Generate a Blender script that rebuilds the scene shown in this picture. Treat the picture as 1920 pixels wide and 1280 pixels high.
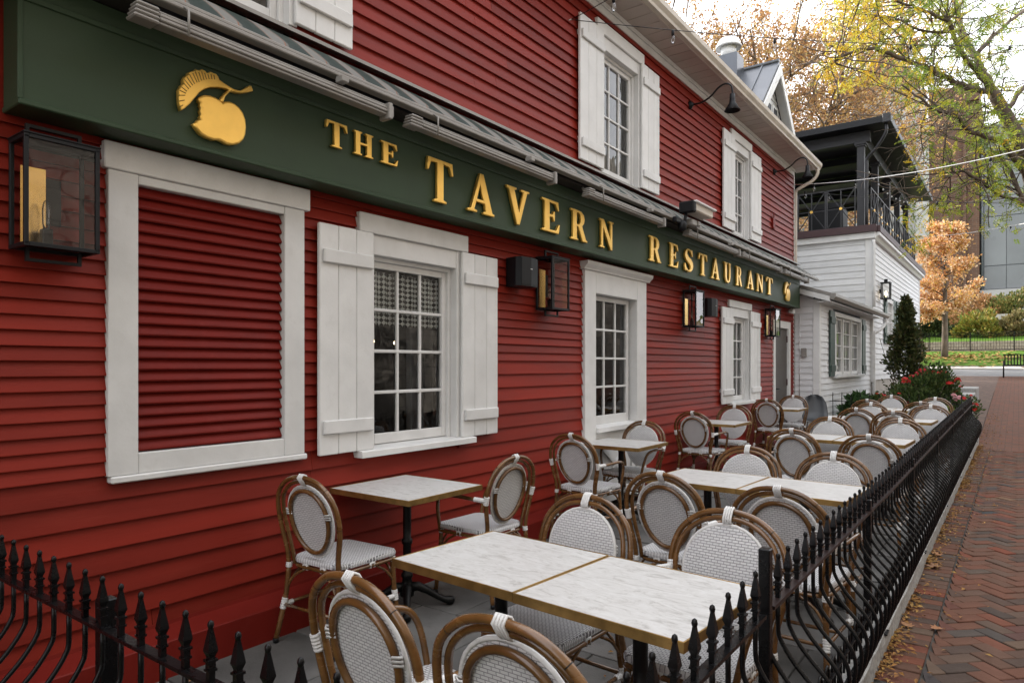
import bpy, math, random
from math import sin, cos, pi, radians, sqrt
from mathutils import Vector, Matrix
random.seed(7)
for o in list(bpy.data.objects): bpy.data.objects.remove(o)
S = bpy.context.scene
COL = S.collection

# ------------------------------------------------------------------ camera
CAM = Vector((3.48, 0.0, 1.52)); YAW = radians(36.5); FPX = 1281.0; HOR = 685.0
cd = bpy.data.cameras.new('camera'); cam = bpy.data.objects.new('camera', cd); COL.objects.link(cam)
cam.location = CAM; cam.rotation_euler = (pi/2, 0, YAW)
cd.sensor_width = 36.0; cd.lens = FPX/1920*36; cd.shift_y = (HOR-640)/1920
cd.clip_start = 0.05; cd.clip_end = 2000
S.camera = cam
# ------------------------------------------------------------------ sky, sun, exposure
SUN_EL = radians(31); SUN_DIR = Vector((-0.96, 0.26, 0)).normalized()      # where the sun stands (horizontal)
w = bpy.data.worlds.new('World'); S.world = w; w.use_nodes = True
nt = w.node_tree; bg = nt.nodes['Background']
sky = nt.nodes.new('ShaderNodeTexSky'); sky.sky_type = 'NISHITA'; sky.sun_disc = False
sky.sun_elevation = SUN_EL; sky.sun_rotation = math.atan2(SUN_DIR.x, SUN_DIR.y)
sky.air_density = 1.0; sky.dust_density = 3.0; sky.ozone_density = 1.0
tcw = nt.nodes.new('ShaderNodeTexCoord'); nzw = nt.nodes.new('ShaderNodeTexNoise')
nzw.inputs['Scale'].default_value = 2.2; nzw.inputs['Detail'].default_value = 6
rw = nt.nodes.new('ShaderNodeMapRange'); rw.inputs['From Min'].default_value = 0.32; rw.inputs['From Max'].default_value = 0.62
rw.inputs['To Min'].default_value = 0.72; rw.inputs['To Max'].default_value = 1.0
mxw = nt.nodes.new('ShaderNodeMix'); mxw.data_type = 'RGBA'
mxw.inputs['B'].default_value = (9.4, 9.5, 9.9, 1)          # thin bright cloud veil over the blue
nt.links.new(tcw.outputs['Generated'], nzw.inputs['Vector']); nt.links.new(nzw.outputs['Fac'], rw.inputs['Value'])
nt.links.new(rw.outputs['Result'], mxw.inputs['Factor']); nt.links.new(sky.outputs[0], mxw.inputs['A'])
nt.links.new(mxw.outputs['Result'], bg.inputs['Color']); bg.inputs['Strength'].default_value = 0.10
sd = bpy.data.lights.new('sun', 'SUN'); sd.energy = 3.0; sd.angle = radians(0.6); sd.color = (1, 0.95, 0.88)
so = bpy.data.objects.new('sun', sd); COL.objects.link(so)
sv = Vector((SUN_DIR.x*cos(SUN_EL), SUN_DIR.y*cos(SUN_EL), sin(SUN_EL)))
so.rotation_euler = (-sv).to_track_quat('-Z', 'Y').to_euler(); so.location = (-30, -20, 30)
S.view_settings.view_transform = 'Standard'; S.view_settings.look = 'None'
S.view_settings.exposure = 1.72; S.view_settings.gamma = 1.0
S.view_settings.use_curve_mapping = False
S.render.engine = 'CYCLES'
S.cycles.use_denoising = True; S.cycles.max_bounces = 8; S.cycles.transparent_max_bounces = 24
S.cycles.diffuse_bounces = 4; S.cycles.glossy_bounces = 4; S.cycles.sample_clamp_indirect = 6

# ------------------------------------------------------------------ pixel helpers (photo pixel -> point on a known plane)
FW = Vector((-sin(YAW), cos(YAW), 0)); RT = Vector((cos(YAW), sin(YAW), 0))
def ray(u, v): return FW + RT*((u-960)/FPX) + Vector((0, 0, (HOR-v)/FPX))
def PX(u, v, x): d = ray(u, v); return CAM + d*((x-CAM.x)/d.x)
def PY(u, v, y): d = ray(u, v); return CAM + d*(y/d.y)
def PT(u, v, t): return CAM + ray(u, v)*t

GZ = [(-80, 0), (5, 0), (15, .11), (33, 1.1), (40, 1.42), (60, 2.53), (60.6, 3.2), (72, 5.2), (84, 7.0), (110, 8), (600, 10)]
def gz(y):
    for (a, za), (b, zb) in zip(GZ, GZ[1:]):
        if y <= b: return za + (zb-za)*max(0, (y-a))/(b-a)
    return GZ[-1][1]

# ------------------------------------------------------------------ materials
def nodes(name):
    m = bpy.data.materials.new(name); m.use_nodes = True
    return m, m.node_tree, m.node_tree.nodes['Principled BSDF']
def N(t, kind, **kw):
    n = t.nodes.new(kind)
    for k, v in kw.items():
        if k in n.inputs: n.inputs[k].default_value = v
        else: setattr(n, k, v)
    return n
def L(t, a, b): t.links.new(a, b)
def coord(t, scale=(1, 1, 1), src='Object', rnd=True):
    tc = t.nodes.new('ShaderNodeTexCoord'); mp = t.nodes.new('ShaderNodeMapping')
    mp.inputs['Scale'].default_value = scale
    L(t, tc.outputs[src], mp.inputs['Vector'])
    if rnd:
        oi = t.nodes.new('ShaderNodeObjectInfo'); ml = N(t, 'ShaderNodeMath', operation='MULTIPLY'); ml.inputs[1].default_value = 37.0
        L(t, oi.outputs['Random'], ml.inputs[0]); L(t, ml.outputs[0], mp.inputs['Location'])
    return mp.outputs['Vector']
def mat(name, base, rough=.5, metal=0, nscale=6, namt=.15, stretch=(1, 1, 1), bscale=60, bump=.0, bstretch=None, rnd=.0, spec=.5, dirt=0, dirtcol=(.2, .17, .13), rvar=.1, coat=0):
    m, t, p = nodes(name)
    v = coord(t, stretch)
    nz = N(t, 'ShaderNodeTexNoise', Scale=nscale, Detail=5); L(t, v, nz.inputs['Vector'])
    mr = N(t, 'ShaderNodeMapRange'); mr.inputs['From Min'].default_value = .3; mr.inputs['From Max'].default_value = .7
    mr.inputs['To Min'].default_value = 1-namt; mr.inputs['To Max'].default_value = 1+namt
    L(t, nz.outputs['Fac'], mr.inputs['Value'])
    fac = mr.outputs['Result']
    if rnd:
        oi = t.nodes.new('ShaderNodeObjectInfo'); r2 = N(t, 'ShaderNodeMapRange'); r2.inputs['To Min'].default_value = 1-rnd; r2.inputs['To Max'].default_value = 1+rnd
        L(t, oi.outputs['Random'], r2.inputs['Value']); mu = N(t, 'ShaderNodeMath', operation='MULTIPLY')
        L(t, fac, mu.inputs[0]); L(t, r2.outputs['Result'], mu.inputs[1]); fac = mu.outputs[0]
    vm = N(t, 'ShaderNodeVectorMath', operation='SCALE'); vm.inputs[0].default_value = base
    L(t, fac, vm.inputs['Scale']); col = vm.outputs[0]
    if dirt:
        d = N(t, 'ShaderNodeTexNoise', Scale=nscale*2.3, Detail=8, Roughness=.7); L(t, v, d.inputs['Vector'])
        dm = N(t, 'ShaderNodeMapRange'); dm.inputs['From Min'].default_value = .55; dm.inputs['From Max'].default_value = .78; dm.inputs['To Max'].default_value = dirt
        L(t, d.outputs['Fac'], dm.inputs['Value'])
        mx = N(t, 'ShaderNodeMix', data_type='RGBA'); mx.inputs['B'].default_value = (*dirtcol, 1)
        L(t, dm.outputs['Result'], mx.inputs['Factor']); L(t, col, mx.inputs['A']); col = mx.outputs['Result']
    L(t, col, p.inputs['Base Color'])
    rr = N(t, 'ShaderNodeMapRange'); rr.inputs['To Min'].default_value = max(.02, rough-rvar); rr.inputs['To Max'].default_value = min(1, rough+rvar)
    L(t, nz.outputs['Fac'], rr.inputs['Value']); L(t, rr.outputs['Result'], p.inputs['Roughness'])
    p.inputs['Metallic'].default_value = metal; p.inputs['Specular IOR Level'].default_value = spec
    p.inputs['Coat Weight'].default_value = coat
    if bump:
        vb = coord(t, bstretch or stretch)
        nb = N(t, 'ShaderNodeTexNoise', Scale=bscale, Detail=6, Roughness=.6); L(t, vb, nb.inputs['Vector'])
        b = N(t, 'ShaderNodeBump', Strength=bump, Distance=.01); L(t, nb.outputs['Fac'], b.inputs['Height']); L(t, b.outputs['Normal'], p.inputs['Normal'])
    return m
def brickmat(name, c1, c2, mortar, bw, rh, ms, axes='yz', rough=.8, bump=.5, scale=1.0, squash=.5, nam=.25):
    """brick / weave / siding pattern from object coordinates on the named two axes"""
    m, t, p = nodes(name)
    tc = t.nodes.new('ShaderNodeTexCoord'); sp = t.nodes.new('ShaderNodeSeparateXYZ'); cb = t.nodes.new('ShaderNodeCombineXYZ')
    L(t, tc.outputs['Object'], sp.inputs[0]); L(t, sp.outputs[axes[0].upper()], cb.inputs['X']); L(t, sp.outputs[axes[1].upper()], cb.inputs['Y'])
    b = N(t, 'ShaderNodeTexBrick', Scale=scale); b.inputs['Color1'].default_value = (*c1, 1); b.inputs['Color2'].default_value = (*c2, 1); b.inputs['Mortar'].default_value = (*mortar, 1)
    b.inputs['Brick Width'].default_value = bw; b.inputs['Row Height'].default_value = rh; b.inputs['Mortar Size'].default_value = ms; b.inputs['Mortar Smooth'].default_value = .3
    b.offset = squash
    L(t, cb.outputs[0], b.inputs['Vector'])
    nz = N(t, 'ShaderNodeTexNoise', Scale=9, Detail=5); L(t, tc.outputs['Object'], nz.inputs['Vector'])
    mr = N(t, 'ShaderNodeMapRange'); mr.inputs['To Min'].default_value = 1-nam; mr.inputs['To Max'].default_value = 1+nam; L(t, nz.outputs['Fac'], mr.inputs['Value'])
    vm = N(t, 'ShaderNodeVectorMath', operation='SCALE'); L(t, b.outputs['Color'], vm.inputs[0]); L(t, mr.outputs['Result'], vm.inputs['Scale'])
    L(t, vm.outputs[0], p.inputs['Base Color']); p.inputs['Roughness'].default_value = rough; p.inputs['Specular IOR Level'].default_value = .5 if rough < .7 else .1
    iv = N(t, 'ShaderNodeMath', operation='SUBTRACT'); iv.inputs[0].default_value = 1.0; L(t, b.outputs['Fac'], iv.inputs[1])
    bp = N(t, 'ShaderNodeBump', Strength=bump, Distance=.004); L(t, iv.outputs[0], bp.inputs['Height']); L(t, bp.outputs['Normal'], p.inputs['Normal'])
    return m
def rampmat(name, stops, rough=.85, src='obj', bump=.4, bscale=40, trans=0, nam=.2, spec=.3):
    """colour picked per object (src obj) or per mesh island (src island) from a ramp"""
    m, t, p = nodes(name)
    if src == 'obj': r = t.nodes.new('ShaderNodeObjectInfo').outputs['Random']
    else: r = t.nodes.new('ShaderNodeNewGeometry').outputs['Random Per Island']
    cr = t.nodes.new('ShaderNodeValToRGB'); el = cr.color_ramp.elements
    while len(el) < len(stops): el.new(.5)
    for i, (pos, c) in enumerate(stops): el[i].position = pos; el[i].color = (*c, 1)
    L(t, r, cr.inputs['Fac'])
    v = coord(t, src='Object', rnd=False)
    nz = N(t, 'ShaderNodeTexNoise', Scale=7, Detail=6); L(t, v, nz.inputs['Vector'])
    mr = N(t, 'ShaderNodeMapRange'); mr.inputs['To Min'].default_value = 1-nam; mr.inputs['To Max'].default_value = 1+nam; L(t, nz.outputs['Fac'], mr.inputs['Value'])
    vm = N(t, 'ShaderNodeVectorMath', operation='SCALE'); L(t, cr.outputs['Color'], vm.inputs[0]); L(t, mr.outputs['Result'], vm.inputs['Scale'])
    L(t, vm.outputs[0], p.inputs['Base Color']); p.inputs['Roughness'].default_value = rough; p.inputs['Specular IOR Level'].default_value = spec
    if bump:
        nb = N(t, 'ShaderNodeTexNoise', Scale=bscale, Detail=6, Roughness=.65); L(t, v, nb.inputs['Vector'])
        b = N(t, 'ShaderNodeBump', Strength=bump, Distance=.01); L(t, nb.outputs['Fac'], b.inputs['Height']); L(t, b.outputs['Normal'], p.inputs['Normal'])
    if trans:
        tr = t.nodes.new('ShaderNodeBsdfTranslucent'); L(t, vm.outputs[0], tr.inputs['Color'])
        ms = N(t, 'ShaderNodeMixShader'); ms.inputs[0].default_value = trans
        out = t.nodes['Material Output']; L(t, p.outputs[0], ms.inputs[1]); L(t, tr.outputs[0], ms.inputs[2]); L(t, ms.outputs[0], out.inputs['Surface'])
    return m
def leafmat(name, trans=.35):
    m, t, p = nodes(name)
    a = t.nodes.new('ShaderNodeAttribute'); a.attribute_name = 'Col'
    L(t, a.outputs['Color'], p.inputs['Base Color']); p.inputs['Roughness'].default_value = .6; p.inputs['Specular IOR Level'].default_value = .25
    tr = t.nodes.new('ShaderNodeBsdfTranslucent'); L(t, a.outputs['Color'], tr.inputs['Color'])
    ms = N(t, 'ShaderNodeMixShader'); ms.inputs[0].default_value = trans
    L(t, p.outputs[0], ms.inputs[1]); L(t, tr.outputs[0], ms.inputs[2]); L(t, ms.outputs[0], t.nodes['Material Output'].inputs['Surface'])
    return m
def glassmat(name, tint=(.85, .9, .9), ior=1.5, rough=.0, boost=1.0, wav=.02):
    m, t, p = nodes(name); t.nodes.remove(p)
    fr = N(t, 'ShaderNodeFresnel', IOR=ior); tr = t.nodes.new('ShaderNodeBsdfTransparent'); tr.inputs[0].default_value = (*tint, 1)
    gl = t.nodes.new('ShaderNodeBsdfGlossy'); gl.inputs['Roughness'].default_value = rough
    nz = N(t, 'ShaderNodeTexNoise', Scale=3.0, Detail=2); L(t, coord(t), nz.inputs['Vector'])
    bp = N(t, 'ShaderNodeBump', Strength=wav, Distance=.1); L(t, nz.outputs['Fac'], bp.inputs['Height']); L(t, bp.outputs['Normal'], gl.inputs['Normal'])
    mu = N(t, 'ShaderNodeMath', operation='MULTIPLY', use_clamp=True); mu.inputs[1].default_value = boost; L(t, fr.outputs[0], mu.inputs[0])
    ms = t.nodes.new('ShaderNodeMixShader'); L(t, mu.outputs[0], ms.inputs[0]); L(t, tr.outputs[0], ms.inputs[1]); L(t, gl.outputs[0], ms.inputs[2])
    L(t, ms.outputs[0], t.nodes['Material Output'].inputs['Surface']); return m
def emat(name, col, s):
    m, t, p = nodes(name); p.inputs['Base Color'].default_value = (*col, 1); p.inputs['Emission Color'].default_value = (*col, 1); p.inputs['Emission Strength'].default_value = s; return m
def stripemat(name):
    m, t, p = nodes(name)
    tc = t.nodes.new('ShaderNodeTexCoord'); sp = t.nodes.new('ShaderNodeSeparateXYZ'); L(t, tc.outputs['Object'], sp.inputs[0])
    mu = N(t, 'ShaderNodeMath', operation='MULTIPLY'); mu.inputs[1].default_value = 1/.27; L(t, sp.outputs['Y'], mu.inputs[0])
    fr = N(t, 'ShaderNodeMath', operation='FRACT'); L(t, mu.outputs[0], fr.inputs[0])
    cr = t.nodes.new('ShaderNodeValToRGB'); cr.color_ramp.interpolation = 'CONSTANT'; el = cr.color_ramp.elements
    stops = [(0, (.008, .02, .015)), (.60, (.12, .115, .10)), (.625, (.2, .07, .03)), (.645, (.16, .157, .145)), (.90, (.2, .07, .03)), (.925, (.12, .115, .10))]
    while len(el) < len(stops): el.new(.5)
    for i, (q, c) in enumerate(stops): el[i].position = q; el[i].color = (*c, 1)
    L(t, fr.outputs[0], cr.inputs['Fac']); L(t, cr.outputs['Color'], p.inputs['Base Color']); p.inputs['Roughness'].default_value = .7
    return m
def checkmat(name):
    m, t, p = nodes(name)
    tc = t.nodes.new('ShaderNodeTexCoord'); mp = t.nodes.new('ShaderNodeMapping'); mp.inputs['Rotation'].default_value = (radians(45), 0, 0); mp.inputs['Scale'].default_value = (0, 1.25, .9)
    mp.inputs['Location'].default_value = (.31, 0, 0)
    ck = N(t, 'ShaderNodeTexChecker', Scale=44); ck.inputs['Color1'].default_value = (.88, .88, .88, 1); ck.inputs['Color2'].default_value = (.015, .015, .017, 1)
    L(t, tc.outputs['Object'], mp.inputs[0]); L(t, mp.outputs[0], ck.inputs['Vector']); L(t, ck.outputs['Color'], p.inputs['Base Color']); p.inputs['Roughness'].default_value = .9
    return m
def marblemat(name):
    m, t, p = nodes(name)
    v = coord(t, (1.2, 3.2, 1))
    n1 = N(t, 'ShaderNodeTexNoise', Scale=7.0, Detail=10, Roughness=.72, Distortion=1.8); L(t, v, n1.inputs['Vector'])
    cr = t.nodes.new('ShaderNodeValToRGB'); el = cr.color_ramp.elements; el[0].position = .36; el[0].color = (.36, .355, .34, 1); el[1].position = .62; el[1].color = (.57, .57, .56, 1)
    e = el.new(.46); e.color = (.50, .495, .48, 1)
    L(t, n1.outputs['Fac'], cr.inputs['Fac']); L(t, cr.outputs['Color'], p.inputs['Base Color'])
    p.inputs['Roughness'].default_value = .38; p.inputs['Specular IOR Level'].default_value = .4
    return m
M = {}
M['red'] = mat('red_paint', (.188, .0165, .0090), .52, nscale=2.5, namt=.16, stretch=(1, .35, 3), bscale=22, bump=.10, bstretch=(1, .3, 7), rnd=.17, dirt=.22, dirtcol=(.25, .045, .028), spec=.16)
M['redtrim'] = mat('red_trim_paint', (.150, .0125, .0085), .5, spec=.12, nscale=4, namt=.1, bscale=40, bump=.08, dirt=.12, dirtcol=(.34, .07, .06))
M['white'] = mat('white_paint', (.62, .622, .615), .5, nscale=5, namt=.07, bscale=34, bump=.10, rnd=.05, dirt=.3, dirtcol=(.44, .43, .40))
M['siding'] = mat('white_siding_paint', (.62, .63, .64), .55, nscale=3, namt=.07, bscale=30, bump=.07, rnd=.05, dirt=.2, dirtcol=(.40, .39, .36))
M['soffit'] = mat('soffit_vinyl', (.45, .39, .35), .55, nscale=2, namt=.08, rnd=.05)
M['gutter'] = mat('gutter_metal', (.52, .47, .40), .5, nscale=4, namt=.12, dirt=.35, dirtcol=(.22, .18, .13))
M['awnmetal'] = mat('awning_metal', (.235, .222, .205), .42, nscale=6, namt=.1, dirt=.3, dirtcol=(.25, .21, .16))
M['green'] = mat('green_sign_paint', (.036, .061, .034), .5, nscale=3, namt=.10, bscale=80, bump=.05, dirt=.05, dirtcol=(.06, .09, .06), spec=.22)
M['shgreen'] = mat('green_shutter_paint', (.03, .055, .045), .5, namt=.15)
M['gold'] = mat('gold_leaf', (.93, .58, .13), .33, metal=.6, nscale=9, namt=.06, bscale=45, bump=.05, dirt=.12, dirtcol=(.5, .25, .05))
M['rattan'] = mat('rattan_cane', (.125, .058, .017), .26, nscale=9, namt=.32, stretch=(1, 1, 2.2), rnd=.12, bscale=40, bump=.05, coat=.25)
M['strap'] = mat('white_binding', (.62, .62, .61), .5, nscale=60, namt=.1)
M['weave'] = brickmat('white_weave_back', (.70, .705, .71), (.62, .625, .635), (.30, .30, .31), .026, .0108, .0015, 'xz', rough=.5, bump=.9, nam=.06)
M['weaveseat'] = brickmat('white_weave_seat', (.69, .695, .70), (.61, .615, .625), (.15, .15, .16), .019, .0115, .0017, 'xy', rough=.5, bump=.9, nam=.06)
M['marble'] = marblemat('grey_marble')
M['brass'] = mat('aged_brass', (.30, .185, .06), .42, metal=.75, nscale=14, namt=.3, dirt=.5, dirtcol=(.10, .06, .025))
M['iron'] = mat('black_iron', (.0045, .0045, .005), .28, nscale=20, namt=.2, bscale=70, bump=.1, spec=.22)
M['railtop'] = mat('worn_iron_rail', (.022, .013, .012), .4, nscale=30, namt=.3, spec=.3)
M['cast'] = mat('cast_iron', (.005, .005, .005), .4, nscale=20, namt=.2, bscale=60, bump=.3, spec=.25)
M['black'] = mat('black_plastic', (.007, .0075, .009), .5, namt=.1, spec=.25)
M['charcoal'] = mat('charcoal_paint', (.03, .03, .033), .5, namt=.1, spec=.3)
M['maroon'] = mat('maroon_board', (.05, .022, .024), .55, namt=.12)
M['greyplastic'] = mat('grey_shell', (.05, .055, .062), .45, namt=.1)
M['paver'] = mat('grey_paver', (.115, .112, .107), .9, spec=.15, nscale=3, namt=.3, bscale=90, bump=.3, rnd=.2, dirt=.6, dirtcol=(.065, .06, .056))
M['joint'] = mat('dark_joint', (.04, .036, .03), .95, nscale=20, namt=.4)
M['granite'] = mat('granite', (.33, .33, .32), .85, spec=.15, nscale=55, namt=.28, bscale=30, bump=.6, rnd=.08, dirt=.35, dirtcol=(.14, .13, .11))
BRS = .86
BR = [(0, (.080, .055, .044)), (.2, (.135, .068, .046)), (.45, (.165, .066, .042)), (.65, (.120, .078, .057)), (.82, (.205, .060, .034)), (.93, (.060, .056, .054)), (1, (.20, .108, .064))]
BR = [(a, tuple(q*BRS*(.88 if i == 0 else 1.0 if i == 1 else 1.06) for i, q in enumerate(c))) for a, c in BR]
M['brick'] = rampmat('paving_brick', BR, src='obj', bump=.6, bscale=45, spec=.08, nam=.3)
M['bricks'] = rampmat('paving_brick_far', BR, src='island', bump=.6, bscale=45, spec=.08, nam=.3)
M['brickfar'] = brickmat('brick_walk_far', (.15, .066, .044), (.105, .062, .046), (.055, .04, .033), .2, .1, .006, 'xy', rough=.85, bump=.3)
M['asphalt'] = mat('asphalt_road', (.16, .16, .16), .9, spec=.1, nscale=3, namt=.12, bscale=80, bump=.3)
M['concrete'] = mat('pale_concrete', (.36, .335, .30), .9, nscale=2, namt=.15, bscale=60, bump=.2)
M['grass'] = mat('lawn', (.062, .115, .018), .95, spec=.03, nscale=1.2, namt=.4, bscale=30, bump=.9, dirt=.3, dirtcol=(.16, .12, .03))
M['soil'] = mat('soil', (.085, .05, .035), .95, nscale=8, namt=.4, bscale=25, bump=.8)
M['ground'] = mat('earth_and_grass', (.07, .09, .035), .95, nscale=.5, namt=.4)
M['bark'] = mat('bark', (.10, .075, .055), .9, nscale=7, namt=.4, stretch=(1, 1, .35), bscale=18, bump=.8)
M['barkpale'] = mat('pale_bark', (.20, .155, .115), .9, nscale=5, namt=.4, bscale=14, bump=.6)
M['leaf'] = leafmat('autumn_leaf', .4)
M['evleaf'] = leafmat('evergreen_leaf', .15)
M['litter'] = rampmat('dry_leaves', [(0, (.30, .15, .04)), (.4, (.22, .10, .03)), (.7, (.36, .22, .06)), (1, (.12, .06, .03))], src='island', bump=0, rough=.8)
M['dryleaf'] = rampmat('dry_leaf_big', [(0, (.28, .13, .06)), (.5, (.33, .19, .09)), (1, (.22, .12, .07))], src='obj', bump=.3, rough=.8)
M['petal'] = rampmat('red_petal', [(0, (.55, .02, .015)), (.6, (.62, .045, .03)), (1, (.60, .06, .10))], src='island', bump=0, rough=.6, trans=.25)
M['pinkpetal'] = rampmat('pink_petal', [(0, (.7, .32, .36)), (1, (.72, .5, .5))], src='island', bump=0, rough=.6, trans=.25)
M['glass'] = glassmat('window_glass', (.80, .84, .84), 1.55, boost=1.25, wav=.03)
M['lglass'] = glassmat('lantern_glass', (.85, .84, .80), 1.5, boost=1.25, wav=.05)
M['brassplate'] = mat('polished_brass_plate', (.85, .56, .20), .22, metal=.9, nscale=5, namt=.15)
M['bulb'] = glassmat('bulb_glass', (.93, .93, .93), 1.45, boost=1.5)
M['tower'] = mat('tower_glass_panel', (.15, .158, .162), .3, nscale=.4, namt=.10, rnd=.10, spec=.35)
M['mullion'] = mat('mullion_metal', (.10, .11, .12), .5)
M['dark'] = mat('dark_interior', (.028, .022, .018), .8, namt=.3)
M['curtaingrey'] = mat('grey_curtain', (.20, .205, .22), .9, namt=.2)
M['warmbulb'] = emat('lit_bulb', (1, .72, .38), 3.5)
M['stripe'] = stripemat('striped_canvas')
M['check'] = checkmat('check_curtain')
M['stone'] = brickmat('limestone_blocks', (.30, .275, .24), (.22, .20, .175), (.14, .125, .11), .62, .30, .02, 'yz', rough=.85, bump=1.0, nam=.45)
M['stonewall'] = brickmat('pale_stone_wall', (.42, .36, .29), (.33, .27, .21), (.20, .16, .12), .55, .24, .02, 'xz', rough=.9, bump=.9, nam=.4)
M['towerbrick'] = brickmat('tower_brick', (.125, .068, .046), (.095, .055, .04), (.13, .10, .08), .6, .20, .02, 'xz', rough=.9, bump=.3, nam=.2)
M['towerstone'] = mat('tower_stone', (.33, .32, .31), .9, nscale=.6, namt=.2)
M['roofmetal'] = mat('standing_seam_metal', (.085, .092, .105), .35, metal=.4, nscale=2, namt=.12)
M['shingle'] = mat('roof_shingle', (.05, .045, .042), .9, namt=.3)
M['doorgrey'] = mat('dark_grey_door', (.065, .058, .052), .5, namt=.1)

# ------------------------------------------------------------------ mesh builder
class MB:
    def __init__(s): s.v = []; s.f = []; s.sm = []; s.col = None
    def add(s, vs, fs, smooth=False):
        o = len(s.v); s.v += [tuple(q) for q in vs]; s.f += [tuple(i+o for i in q) for q in fs]; s.sm += [smooth]*len(fs); return s
    def box(s, x0, y0, z0, x1, y1, z1, b=0):
        if x1 < x0: x0, x1 = x1, x0
        if y1 < y0: y0, y1 = y1, y0
        if z1 < z0: z0, z1 = z1, z0
        b = min(b, (x1-x0)*.45, (y1-y0)*.45, (z1-z0)*.45)
        if b <= 0:
            vs = [(x, y, z) for z in (z0, z1) for y in (y0, y1) for x in (x0, x1)]
            return s.add(vs, [(0, 2, 3, 1), (4, 5, 7, 6), (0, 1, 5, 4), (2, 6, 7, 3), (0, 4, 6, 2), (1, 3, 7, 5)])
        # chamfered box: eight corners of three vertices
        vs = []; idx = {}
        X, Y, Z = (x0, x1), (y0, y1), (z0, z1)
        for i in (0, 1):
            for j in (0, 1):
                for k in (0, 1):
                    sx, sy, sz = (1 if i == 0 else -1), (1 if j == 0 else -1), (1 if k == 0 else -1)
                    for a in range(3):
                        q = [X[i]+sx*b, Y[j]+sy*b, Z[k]+sz*b]; q[a] = (X[i], Y[j], Z[k])[a]
                        idx[(i, j, k, a)] = len(vs); vs.append(tuple(q))
        fs = []
        for a in range(3):
            o1, o2 = (a+1) % 3, (a+2) % 3
            for e in (0, 1):
                q = []
                for c1, c2 in ((0, 0), (1, 0), (1, 1), (0, 1)):
                    key = [0, 0, 0]; key[a] = e; key[o1] = c1; key[o2] = c2; q.append(idx[(*key, a)])
                fs.append(tuple(q if e else q[::-1]))
            for c1 in (0, 1):
                for c2 in (0, 1):
                    k0 = [0, 0, 0]; k1 = [0, 0, 0]; k0[a] = 0; k1[a] = 1
                    for k_ in (k0, k1): k_[o1] = c1; k_[o2] = c2
                    q = [idx[(*k0, o1)], idx[(*k1, o1)], idx[(*k1, o2)], idx[(*k0, o2)]]
                    fs.append(tuple(q if (c1 ^ c2) else q[::-1]))
        for i in (0, 1):
            for j in (0, 1):
                for k in (0, 1):
                    q = [idx[(i, j, k, a)] for a in range(3)]
                    fs.append(tuple(q if (i+j+k) % 2 else q[::-1]))
        return s.add(vs, fs)
    def tube(s, pts, r, n=8, closed=False, caps=True, smooth=True, sq=False):
        P = [Vector(p) for p in pts]; m = len(P)
        R = r if isinstance(r, (list, tuple)) else [r]*m
        T = []
        for i in range(m):
            a = P[(i-1) % m] if (closed or i > 0) else P[0]; b = P[(i+1) % m] if (closed or i < m-1) else P[-1]
            d = b-a; T.append(d.normalized() if d.length > 1e-9 else Vector((0, 0, 1)))
        up = Vector((0, 0, 1)) if abs(T[0].z) < .9 else Vector((1, 0, 0))
        u = T[0].cross(up).normalized(); vs = []; off = pi/4 if sq else 0
        for i in range(m):
            u = u - T[i]*u.dot(T[i])
            if u.length < 1e-6: u = T[i].orthogonal()
            u.normalize(); w_ = T[i].cross(u)
            for k in range(n):
                a = 2*pi*k/n+off; vs.append(P[i]+(u*cos(a)+w_*sin(a))*R[i])
        fs = []
        for i in range(m if closed else m-1):
            j = (i+1) % m
            for k in range(n): fs.append((i*n+k, i*n+(k+1) % n, j*n+(k+1) % n, j*n+k))
        s.add(vs, fs, smooth)
        if caps and not closed:
            o = len(s.v)-len(vs)
            s.f += [tuple(o+k for k in range(n))[::-1], tuple(o+(m-1)*n+k for k in range(n))]; s.sm += [False, False]
        return s
    def lathe(s, prof, c=(0, 0, 0), n=14, smooth=True, rot=0, ax='z'):
        vs = []
        for r, z in prof:
            for k in range(n):
                a = 2*pi*k/n+rot
                q = (r*cos(a), r*sin(a), z) if ax == 'z' else (z, r*cos(a), r*sin(a))
                vs.append((c[0]+q[0], c[1]+q[1], c[2]+q[2]))
        fs = []
        for i in range(len(prof)-1):
            for k in range(n): fs.append((i*n+k, i*n+(k+1) % n, (i+1)*n+(k+1) % n, (i+1)*n+k))
        s.add(vs, fs, smooth); o = len(s.v)-len(vs); m = len(prof)
        s.f += [tuple(o+k for k in range(n))[::-1], tuple(o+(m-1)*n+k for k in range(n))]; s.sm += [False, False]
        return s
    def prism(s, poly, a0, a1, ax='y'):
        """convex-ish polygon of 2D points extruded along an axis; y: (x,z) points, x: (y,z) points, z: (x,y) points"""
        def q(p, a): return (p[0], a, p[1]) if ax == 'y' else (a, p[0], p[1]) if ax == 'x' else (p[0], p[1], a)
        n = len(poly); vs = [q(p, a0) for p in poly]+[q(p, a1) for p in poly]
        fs = [tuple(range(n)), tuple(range(2*n-1, n-1, -1))]+[(i, i+n, (i+1) % n+n, (i+1) % n) for i in range(n)]
        return s.add(vs, fs)
    def mesh(s, name, m):
        me = bpy.data.meshes.new(name); me.from_pydata(s.v, [], s.f)
        me.polygons.foreach_set('use_smooth', s.sm)
        if s.col is not None:
            at = me.color_attributes.new('Col', 'FLOAT_COLOR', 'POINT'); at.data.foreach_set('color', [c for q in s.col for c in (*q, 1)])
        if m: me.materials.append(M[m] if isinstance(m, str) else m)
        me.update(); return me
def fixn(me):
    import bmesh
    b = bmesh.new(); b.from_mesh(me); bmesh.ops.recalc_face_normals(b, faces=b.faces); b.to_mesh(me); b.free()
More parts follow.
